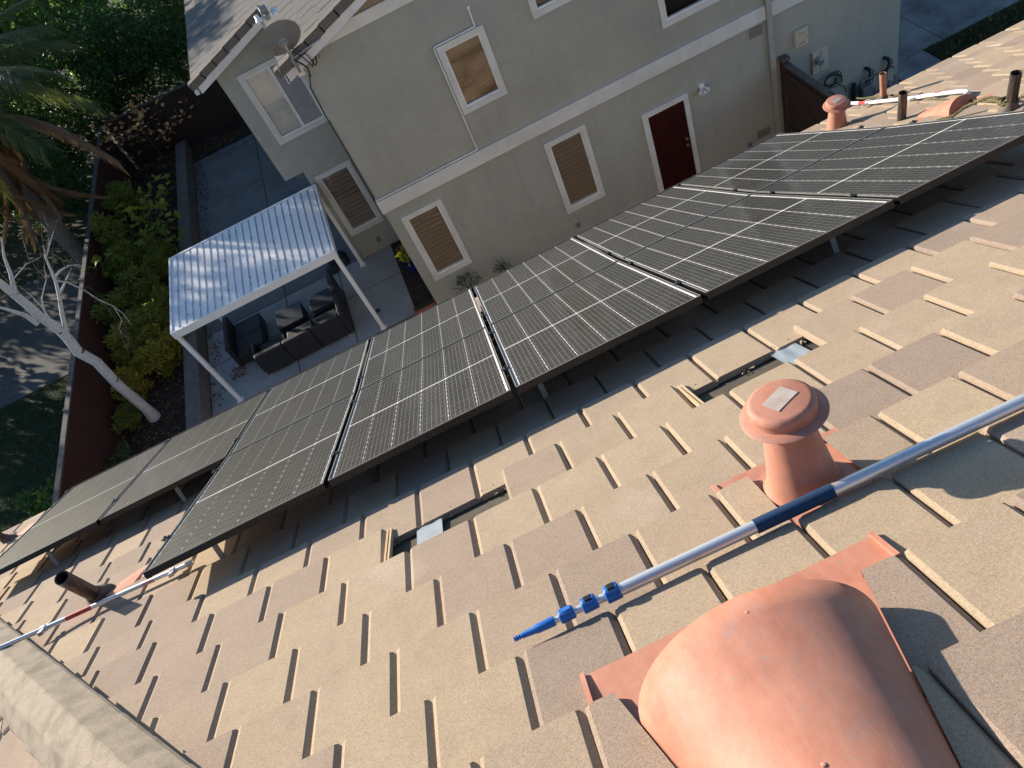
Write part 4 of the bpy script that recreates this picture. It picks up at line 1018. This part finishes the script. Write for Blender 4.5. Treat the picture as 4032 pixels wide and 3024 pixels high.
def clumps(c, rad, n, cr):
    """blob list scattered through an ellipsoid"""
    out = []
    for _ in range(n):
        d = rng.normal(size=3); d /= np.linalg.norm(d); r = rng.random() ** .45
        k = cr * (.7 + .6 * rng.random()); out.append((c[0] + d[0] * r * rad[0], c[1] + d[1] * r * rad[1], c[2] + d[2] * r * rad[2], k, k, k * .8))
    return out
def tree(name, label, cat, base, c, rad, ncl, cr, nleaf, size, mat, group=None, trunk_r=.12, asp=.5, bark='bark', shell=.45):
    t = thing(name, label, cat, base, group); bl = clumps(c, rad, ncl, cr)
    P, D = blob_points(bl, nleaf, shell); leaves('crown', P, D, size, mat, t, asp)
    b = MB(); bx, by, bz = base; top = (c[0], c[1], c[2] + rad[2] * .2)
    b.tube([base, (bx * .6 + c[0] * .4, by * .6 + c[1] * .4, bz + (c[2] - bz) * .5), top], [trunk_r, trunk_r * .75, trunk_r * .3], 8)
    for k in range(0, len(bl), max(1, len(bl) // 9)):
        q = bl[k]; f = .25 + .5 * rng.random(); s = tuple(base[i] + (top[i] - base[i]) * f for i in range(3))
        mid = tuple((s[i] + q[i]) / 2 + (.0 if i < 2 else .12) for i in range(3)); b.tube([s, mid, q[:3]], [trunk_r * .4, trunk_r * .25, trunk_r * .08], 6)
    b.ob('trunk', bark, t, smooth=True); return t
# tall evergreens behind the back fence
for (x, y, h, r, lab) in ((-6.2, 29.6, 4.6, 1.9, 'dense dark evergreen behind the fence nearest the house eave'), (-8.6, 29.0, 5.0, 2.0, 'broad evergreen with sun-flecked leaves behind the orange-leaved tree'), (-11.0, 27.6, 5.2, 2.0, 'dark evergreen behind the palm fronds'), (-11.2, 24.6, 3.9, 1.5, 'rounded evergreen shrub tree on the terrace behind the palm'), (-4.6, 32.0, 4.8, 1.7, 'evergreen farthest back beside the grey roof')):
    tree('evergreen_tree', lab, 'tree', (x, y, 0), (x, y, h * .55), (r, r * .9, h * .42), 46, .62, 15000, .12, 'leaf_dark', 'evergreens beyond the yard', .14)
# shade trees farther toward the sun, beyond the left yard; their shade dapples the yards and the grey roof
SHADE = ((-12.4, 27.4, 9.4, 2.2, 'slender', 4200), (-15.6, 30.6, 11.0, 2.5, 'tall', 4500), (-10.6, 30.6, 9.2, 2.2, 'upright', 4000), (-8.6, 33.6, 9.4, 2.2, 'dense', 4000), (-17.6, 25.2, 7.4, 2.4, 'broad', 1900), (-16.0, 20.6, 5.2, 2.0, 'low spreading', 2200), (-21.5, 23.5, 6.6, 2.8, 'wide', 2600))
for k, (x, y, h, r, adj, nl) in enumerate(SHADE):
    tree('shade_tree', adj + ' leafy tree standing beyond the neighbouring lawn toward the sun', 'tree', (x, y, 0), (x, y, h * .52), (r, r, h * .46), 20, .95, nl, .30, 'leaf_mid', 'tall trees that shade the yards', .2, shell=.2)
hd_t = thing('sun_blocking_hedge', 'dense added sun-blocking hedge along the far side of the neighbouring yard', 'hedge', (-17, 27, 0))  # hedge added to keep the low sun off the left yard ground
hb = []
for k in range(44):
    f = k / 43; hb.append((-26 + 14.0 * f + rng.normal() * .2, 22.0 + 9.5 * f + rng.normal() * .2, 1.2 + .3 * rng.random(), .75, .75, 1.35))
P, D = blob_points(hb, 16000, .5); leaves('foliage', P, D, .2, 'leaf_mid', hd_t, .5)
b = MB()
for h_ in hb[::2]: b.tube([(h_[0], h_[1], 0), (h_[0] + .1, h_[1], 1.0), (h_[0], h_[1] + .1, 1.9)], [.05, .04, .015], 6)
b.ob('stems', 'bark', hd_t)
# orange-leaved tree
def leaf_objects(t, pts, me_list, size, part='leaf'):
    for p in pts:
        s = size * random.uniform(.7, 1.25)
        m = Matrix.Translation(p) @ Matrix.Rotation(random.uniform(0, 6.28), 4, 'Z') @ Matrix.Rotation(random.uniform(-.9, .6), 4, 'X') @ Matrix.Rotation(random.uniform(-.5, .5), 4, 'Y') @ Matrix.Scale(s, 4)
        inst(part, random.choice(me_list), t, m)
oval = [(0, 0, 0), (.25, .15, .05), (.36, .45, .07), (.25, .8, .03), (0, 1, -.06), (-.25, .8, .03), (-.36, .45, .07), (-.25, .15, .05), (0, .45, 0)]
oval_me = mesh_of('leaf', oval, [(8, 0, 1, 2), (8, 2, 3, 4), (8, 4, 5, 6), (8, 6, 7, 0)], 'leaf_orange')
t = thing('orange_leaf_tree', 'half-bare small tree with orange autumn leaves in front of the back fence', 'tree', (-7.6, 26.2, 0))
b = MB(); tips = []
for k in range(26):
    a = rng.random() * 6.28; l = .8 + rng.random() * 1.1; z0 = .5 + rng.random() * .9
    p0 = Vector((-7.6, 26.2, z0)); p2 = p0 + Vector((math.cos(a) * l * 1.25, math.sin(a) * l * .8 - .3, .5 + rng.random() * .9)); p1 = (p0 + p2) / 2 + Vector((0, 0, .15)); b.tube([p0, p1, p2], [.02, .012, .005], 5)
    tips += [p0.lerp(p2, f) + Vector(rng.normal(size=3) * .16) for f in rng.random(8) * .75 + .3]
b.tube([(-7.6, 26.2, 0), (-7.62, 26.15, .9), (-7.6, 26.1, 1.8)], [.06, .045, .02], 8).ob('trunk', 'bark', t)
leaf_objects(t, [p + Vector((0, 0, .1)) for p in tips[:208]], [oval_me], .16)
# fig
lob = [(0, 0, 0)]; ang_ = []
for k, (a, r) in enumerate(((-2.2, .45), (-1.75, .62), (-1.5, .35), (-.95, .85), (-.65, .45), (-.18, .98), (.18, .98), (.65, .45), (.95, .85), (1.5, .35), (1.75, .62), (2.2, .45))):
    lob.append((math.sin(a) * r * .62, .45 + math.cos(a) * r * .6, .10 * math.cos(3 * a) - .12 * r * r))
fig_me = mesh_of('leaf', lob + [(0, .45, .02)], [(13, k, k + 1) for k in range(1, 12)] + [(13, 12, 0), (13, 0, 1)], 'leaf_fig')
t = thing('fig_bush', 'fig bush with big lobed yellow-green leaves against the red fence', 'bush', (-8.1, 21.2, .1))
b = MB(); pts = []
for k in range(30):
    a = rng.random() * 6.28; l = .5 + rng.random() * 1.0
    p0 = Vector((-8.1 + rng.normal() * .1, 21.2 + rng.normal() * .2, .1)); p2 = p0 + Vector((math.cos(a) * l * .95, math.sin(a) * l * 1.6, .7 + rng.random() * .8)); p1 = p0.lerp(p2, .5) + Vector((0, 0, .3)); b.tube([p0, p1, p2], [.014, .010, .005], 6)
    for f in (.35, .5, .65, .78, .9, 1.0, 1.0): pts.append(p1.lerp(p2, f) + Vector(rng.normal(size=3) * (.16, .2, .1)))
b.ob('stems', 'palm_trunk', t)
leaf_objects(t, pts, [fig_me], .27)
# feathery olive shrubs between fence and retaining wall
for (x, y, z, rx, ry, rz_, mat, lab) in ((-8.2, 18.35, .85, .62, .75, .6, 'leaf_olive', 'feathery olive shrub nearest the fig bush'), (-7.75, 17.0, .80, .6, .75, .55, 'leaf_olive', 'feathery olive shrub behind the bare white tree'), (-7.62, 15.75, .62, .52, .6, .48, 'leaf_amber', 'yellowing feathery shrub spilling beside the patio cover post'), (-8.4, 16.6, .75, .45, .6, .5, 'leaf_amber', 'yellowing feathery shrub close to the red fence'), (-7.7, 19.6, .7, .5, .6, .5, 'leaf_olive', 'low olive shrub at the retaining wall below the figs'), (-8.55, 17.5, 1.0, .42, .6, .7, 'leaf_olive', 'taller olive shrub pressed against the red fence'), (-8.5, 19.6, .95, .42, .6, .65, 'leaf_olive', 'olive shrub growing through the fig stems at the fence'), (-8.45, 22.6, 1.1, .5, .8, .8, 'leaf_olive', 'tall olive shrub between the figs and the orange-leaved tree'), (-8.55, 20.6, 1.25, .42, .8, .7, 'leaf_olive', 'olive shrub topping the fence behind the figs'), (-8.5, 15.3, .5, .34, .45, .4, 'leaf_amber', 'low yellowing shrub behind the white trunk')):
    t = thing('feathery_shrub', lab, 'shrub', (x, y, .1), 'feathery shrubs in the planting bed')
    P, D = blob_points(clumps((x, y, z), (rx, ry, rz_), 34, .17), 5200, .15); leaves('foliage', P, D, .095, mat, t, .38, .15)
    b = MB()
    for k in range(9): b.tube([(x, y, .1), (x + rng.normal() * .2, y + rng.normal() * .2, z * .7), (x + rng.normal() * rx * .5, y + rng.normal() * ry * .5, z + rz_ * .4)], [.012, .008, .004], 5)
    b.ob('stems', 'bark', t)
for (x, y, z, r, mat, lab, n, s) in ((-8.52, 14.15, .55, .36, 'leaf_olive', 'small sparse shrub beside the foot of the white tree', 1500, .07), (-8.5, 12.7, .55, .45, 'leaf_mid', 'low green shrub between white tree and eave', 1800, .07), (-9.75, 12.15, .95, .42, 'leaf_mid', 'bright green young shrub by the fence near the eave corner', 900, .11), (-10.35, 12.35, .8, .42, 'leaf_mid', 'bright green low shrub on the lawn near the eave corner', 900, .11), (-.25, 12.85, .5, .26, 'leaf_sage', 'grey-green shrub below the window by the house corner', 330, .05), (.55, 12.85, .5, .24, 'leaf_sage', 'grey-green shrub against the wall between the windows', 330, .05)):
    t = thing('small_shrub', lab, 'shrub', (x, y, 0)); P, D = blob_points(clumps((x, y, z), (r, r, r * .9), 14, r * .35), n, .4); leaves('foliage', P, D, s, mat, t, .45, 0)
    b = MB()
    for k in range(7): b.tube([(x, y, 0), (x + rng.normal() * r * .3, y + rng.normal() * r * .3, z), (x + rng.normal() * r * .5, y + rng.normal() * r * .5, z + r * .7)], [.012, .008, .004], 5)
    b.ob('stems', 'bark', t)
# ---- white-barked tree
def white_tree():
    t = thing('white_bark_tree', 'leafless tree with peeling white bark leaning over the planting bed', 'tree', (-8.15, 14.2, .1))
    tr = [(-8.15, 14.2, .06), (-8.12, 14.21, .45), (-8.13, 14.21, 1.37), (-8.07, 14.24, 2.07), (-8.15, 14.2, 2.51), (-8.09, 14.23, 2.85), (-8.07, 14.24, 3.22), (-8.12, 14.22, 3.53), (-8.11, 14.22, 3.93), (-8.12, 14.22, 4.22), (-8.13, 14.21, 4.54), (-8.2, 14.2, 5.3), (-8.25, 14.25, 6.1)]
    trunk = MB().tube(tr, [.16, .115, .108, .104, .108, .10, .094, .09, .084, .078, .07, .05, .02], 18).ob('trunk', 'bark_white', t, smooth=True)
    br = {'a': ([(-8.1, 14.23, 2.81), (-8.0, 14.29, 3.04), (-7.83, 14.38, 3.36), (-7.65, 14.48, 3.65), (-7.53, 14.54, 3.88), (-7.44, 14.58, 4.1), (-7.34, 14.64, 4.38), (-7.22, 14.7, 4.59)], .07),
          'b': ([(-7.63, 14.49, 3.67), (-7.45, 14.58, 3.76), (-7.28, 14.66, 3.86), (-7.16, 14.72, 3.93)], .035), 'c': ([(-7.46, 14.57, 3.99), (-7.33, 14.64, 4.02), (-7.17, 14.72, 4.0), (-7.03, 14.79, 3.88)], .03),
          'd': ([(-7.32, 14.65, 4.4), (-7.02, 14.79, 4.62), (-6.92, 14.84, 4.69)], .025), 'e': ([(-7.33, 14.64, 4.39), (-7.05, 14.78, 4.65)], .02),
          'f': ([(-7.5, 14.55, 3.92), (-7.39, 14.61, 3.76), (-7.29, 14.66, 3.42), (-7.24, 14.69, 3.09), (-7.14, 14.74, 2.77), (-7.11, 14.75, 2.5), (-7.15, 14.73, 2.18)], .022),
          'g': ([(-7.15, 14.73, 2.71), (-7.21, 14.7, 2.42), (-7.37, 14.62, 2.29), (-7.39, 14.61, 2.03)], .010), 'h': ([(-8.23, 14.15, 3.5), (-8.26, 14.14, 3.78), (-8.34, 14.09, 4.0), (-8.42, 14.04, 4.2), (-8.6, 13.9, 4.5)], .07),
          'i': ([(-8.08, 14.24, 4.25), (-7.91, 14.33, 4.56), (-7.78, 14.41, 4.87), (-7.58, 14.51, 5.17)], .06), 'j': ([(-8.04, 14.26, 3.44), (-7.98, 14.3, 3.7), (-7.96, 14.31, 4.0), (-7.97, 14.3, 4.24)], .026),
          'k': ([(-8.0, 14.28, 3.6), (-7.88, 14.35, 3.83), (-7.59, 14.51, 4.06), (-7.46, 14.57, 4.28)], .02), 'l': ([(-7.95, 14.3, 4.45), (-7.6, 14.4, 4.55), (-7.3, 14.5, 4.5)], .015)}
    for k, (p, r) in br.items():
        r *= .78; MB().tube(p, [r * (1 - .75 * q / (len(p) - 1)) for q in range(len(p))], 10).ob('branch', 'bark_white', t, smooth=True)
    tw = MB()
    for k, (p, r) in br.items():
        for q in range(5):
            f = .25 + .75 * rng.random(); i0 = min(int(f * (len(p) - 1)), len(p) - 2); a0 = Vector(p[i0]).lerp(Vector(p[i0 + 1]), rng.random())
            d0 = Vector(rng.normal(size=3)) * .5 + (Vector(p[-1]) - Vector(p[0])).normalized() * .7; l0 = .18 + .4 * rng.random(); m0 = a0 + d0 * l0 * .5 + Vector((0, 0, .04)); e0 = a0 + d0 * l0 + Vector(rng.normal(size=3)) * .06
            tw.tube([a0, m0, e0], [.006, .0045, .002], 4)
            tw.tube([m0, m0 + Vector(rng.normal(size=3)) * .14], [.0035, .0015], 4)
    o_ = tw.ob('twigs', 'palm_trunk', t); o_['kind'] = 'stuff'
    for (x, y, z, s) in ((-8.02, 14.10, 2.45, .055), (-8.0, 14.12, 1.45, .06), (-8.02, 14.12, 3.05, .05), (-8.05, 14.09, 1.9, .035)):
        d = Vector((x + 8.11, y - 14.22, .15)).normalized(); MB().lathe(Vector((-8.1, 14.22, z)) + d * .088, [(s, 0), (s * .8, .02), (s * .4, .014), (0, .008)], 12, d).ob('knot', 'bark_knot', trunk, smooth=True)
white_tree()
# ---- palm
def frond_mesh(name, L, n, droop, ll, mat, rach, seed, side=.85):
    r = np.random.default_rng(seed); v, f, rn = [], [], []
    def cv(s): return np.array((L * (s - .12 * s * s * droop), 0, .35 * L * s - droop * .75 * L * s * s))
    pr = None
    for k in range(13):
        s = k / 12; c = cv(s); w = .022 * (1 - .85 * s)
        v += [(c[0], -w, c[2]), (c[0], w, c[2]), (c[0], 0, c[2] + w)]
        if k:
            o = 3 * k; f += [(o - 3, o - 2, o + 1, o), (o - 2, o - 1, o + 2, o + 1), (o - 1, o - 3, o, o + 2)]; rn += [.1] * 3
    for k in range(n):
        s = .12 + .86 * (k + r.random()) / n; c = cv(s); t = cv(min(1, s + .02)) - cv(s - .02); t /= np.linalg.norm(t)
        sd_ = 1 if k % 2 else -1; le = ll * (1 - .55 * abs(s - .45)) * (.8 + .4 * r.random())
        d = t * (.75 + .3 * r.random()) + np.array((0, sd_ * side * (.88 + .24 * r.random()), -.35 * droop + r.normal() * .12)); d /= np.linalg.norm(d)
        m = c + d * le * .55; e = c + d * le + np.array((0, 0, -.22 * le * (.5 + droop))); wv = np.cross(d, (0, 0, 1)); wv = wv / (np.linalg.norm(wv) + 1e-6) * .011
        o = len(v); v += [tuple(c - wv), tuple(c + wv), tuple(m + wv), tuple(m - wv), tuple(e)]; f += [(o, o + 1, o + 2, o + 3), (o + 3, o + 2, o + 4)]; q = r.random() * .5; rn += [q, q]
    return mesh_of(name, v, f, mat, rnd=rn)
t = thing('palm_tree', 'shaggy palm with green fronds above and dead brown fronds hanging down', 'palm tree', (-9.9, 21.4, 0))
MB().tube([(-9.9, 21.4, 0), (-9.88, 21.38, 1.5), (-9.82, 21.36, 3.2), (-9.75, 21.33, 5.2), (-9.72, 21.3, 5.8)], [.27, .23, .21, .24, .26], 18).ob('trunk', 'palm_trunk', t, smooth=True)
gm = [frond_mesh('frond', 3.7, 230, d, .66, 'frond_green', None, 5 + k) for k, d in enumerate((.75, 1.0, .55))]
dm = [frond_mesh('dead_frond', 3.3, 300, d, .42, 'frond_dead', None, 15 + k, .42) for k, d in enumerate((1.35, 1.7, 1.15))]
for k in range(30):
    a = k * 2.4 + rng.normal() * .1
    inst('frond', gm[k % 3], t, Matrix.Translation((-9.72, 21.3, 5.75)) @ Matrix.Rotation(a, 4, 'Z') @ Matrix.Rotation(-(.55 * rng.random() - .10), 4, 'Y') @ Matrix.Rotation(rng.normal() * .2, 4, 'X'))
for k in range(13):
    a = k * 2.4 + .7 + rng.normal() * .15
    inst('dead_frond', dm[k % 3], t, Matrix.Translation((-9.74, 21.32, 5.6)) @ Matrix.Rotation(a, 4, 'Z') @ Matrix.Rotation(.75 + .55 * rng.random(), 4, 'Y') @ Matrix.Rotation(rng.normal() * .3, 4, 'X'))
inst('dead_frond', dm[2], t, Matrix.Translation((-9.62, 21.25, 5.2)) @ Matrix.Rotation(R(-24), 4, 'Z') @ Matrix.Rotation(.03, 4, 'Y') @ Matrix.Scale(1.12, 4))
# ---- leaf litter on the ground, grass
def litter(name, label, regions, n, size, mat='litter', z=.012):
    P = []
    w = np.array([r[4] for r in regions]); w = w / w.sum()
    for k in rng.choice(len(regions), n, p=w):
        r = regions[k]; P.append((rng.uniform(r[0], r[1]), rng.uniform(r[2], r[3]), r[5] if len(r) > 5 else z))
    P = np.array(P); D = rng.normal(size=P.shape); D[:, 2] *= .1; o = leaves(name, P, D, size, mat, None, .7, 0, .2); tag(o, label, 'leaves', kind='stuff'); return o
litter('leaf_litter', 'brown leaves carpeting the planting bed', [(-8.95, -7.13, 11, 26.8, 1, .115)], 5200, .075)
litter('leaf_litter', 'dry leaves drifted against the retaining wall on the patio', [(-6.74, -6.35, 13.6, 25.3, 3), (-6.74, -5.9, 17, 25.4, .8), (-6.2, -5.8, 14.2, 14.6, .6), (-6.7, -3, 24.9, 25.5, .7), (-6.7, -2.2, 13.6, 20, .15)], 1000, .06)
litter('leaf_litter', 'fallen leaves on the back bed and lawn strip', [(-7, -3, 25.6, 26.5, 2, .06), (11.1, 14.5, 13.0, 13.6, 1, .035), (-11.5, -9.1, 12.5, 16, .7, .03)], 900, .07)
def grass(name, label, x0, x1, y0, y1, n):
    P = np.stack([rng.uniform(x0, x1, n), rng.uniform(y0, y1, n), np.full(n, .01)], 1); D = np.tile((0, 0, 2.2), (n, 1)); o = leaves(name, P, D, .07, 'grass', None, .16, 0, .3); tag(o, label, 'grass', kind='stuff')
grass('lawn_grass', 'short dark grass of the neighbouring lawn beyond the red fence', -14, -9.1, 10.5, 17.6, 26000)
grass('lawn_grass', 'narrow strip of dark grass beside the driveway', 11.02, 15, 12.2, 13.62, 9000)

# ================================================================== pots and small things near the house
def pot(name, label, x, y, r, h, mat, plant=None, cat='flower pot'):
    t = thing(name, label, cat, (x, y, .012)); MB().lathe((x, y, .012), [(r * .7, 0), (r, h * .85), (r * 1.1, h * .86), (r * 1.1, h), (r * .95, h), (r * .9, h * .8), (0, h * .8)], 20).ob('pot', mat, t, smooth=True)
    if plant:
        P, D = blob_points([(x, y, h + .22, r * 1.2, r * 1.2, .2)], 90, .2); leaves('plant', P, D, .11, plant, t, .6, .1)
pot('flower_pot', 'terracotta pot in the narrow bed by the recessed wall', -1.33, 15.5, .15, .28, 'terracotta')
pot('flower_pot', 'blue pot with a yellow-green leafy plant in the narrow bed', -1.30, 14.9, .14, .24, 'blue_pot', 'leaf_fig')
MB2 = MB().bbox(-1.62, -1.12, 13.22, 13.42, .012, .20, .012)
t = thing('planter_box', 'long terracotta planter at the end of the narrow bed', 'planter', (-1.37, 13.32, .012)); MB2.ob('box', 'terracotta', t); MB().box(-1.60, -1.14, 13.24, 13.40, .2005, .204).ob('soil', 'soil', t)
t = thing('black_tarp', 'crumpled black tarp bundle on the patio behind the cover post', 'tarp', (-2.85, 16.7, 0))
P = MB()
for q in range(7):
    x, y = -2.95 + rng.normal() * .12, 16.7 + rng.normal() * .22; P.lathe((x, y, .0), [(.2, 0), (.19, .06), (.13, .14), (.05, .19), (0, .2)], 9)
P.ob('bundle', 'tarp', t, smooth=True)
tag(MB().lathe((-2.43, 14.13, .004), [(.07, 0), (.07, .008), (.05, .010), (0, .010)], 16).ob('drain_cover', 'hose', None), 'small round dark drain cover on the pale patio slab', 'drain')
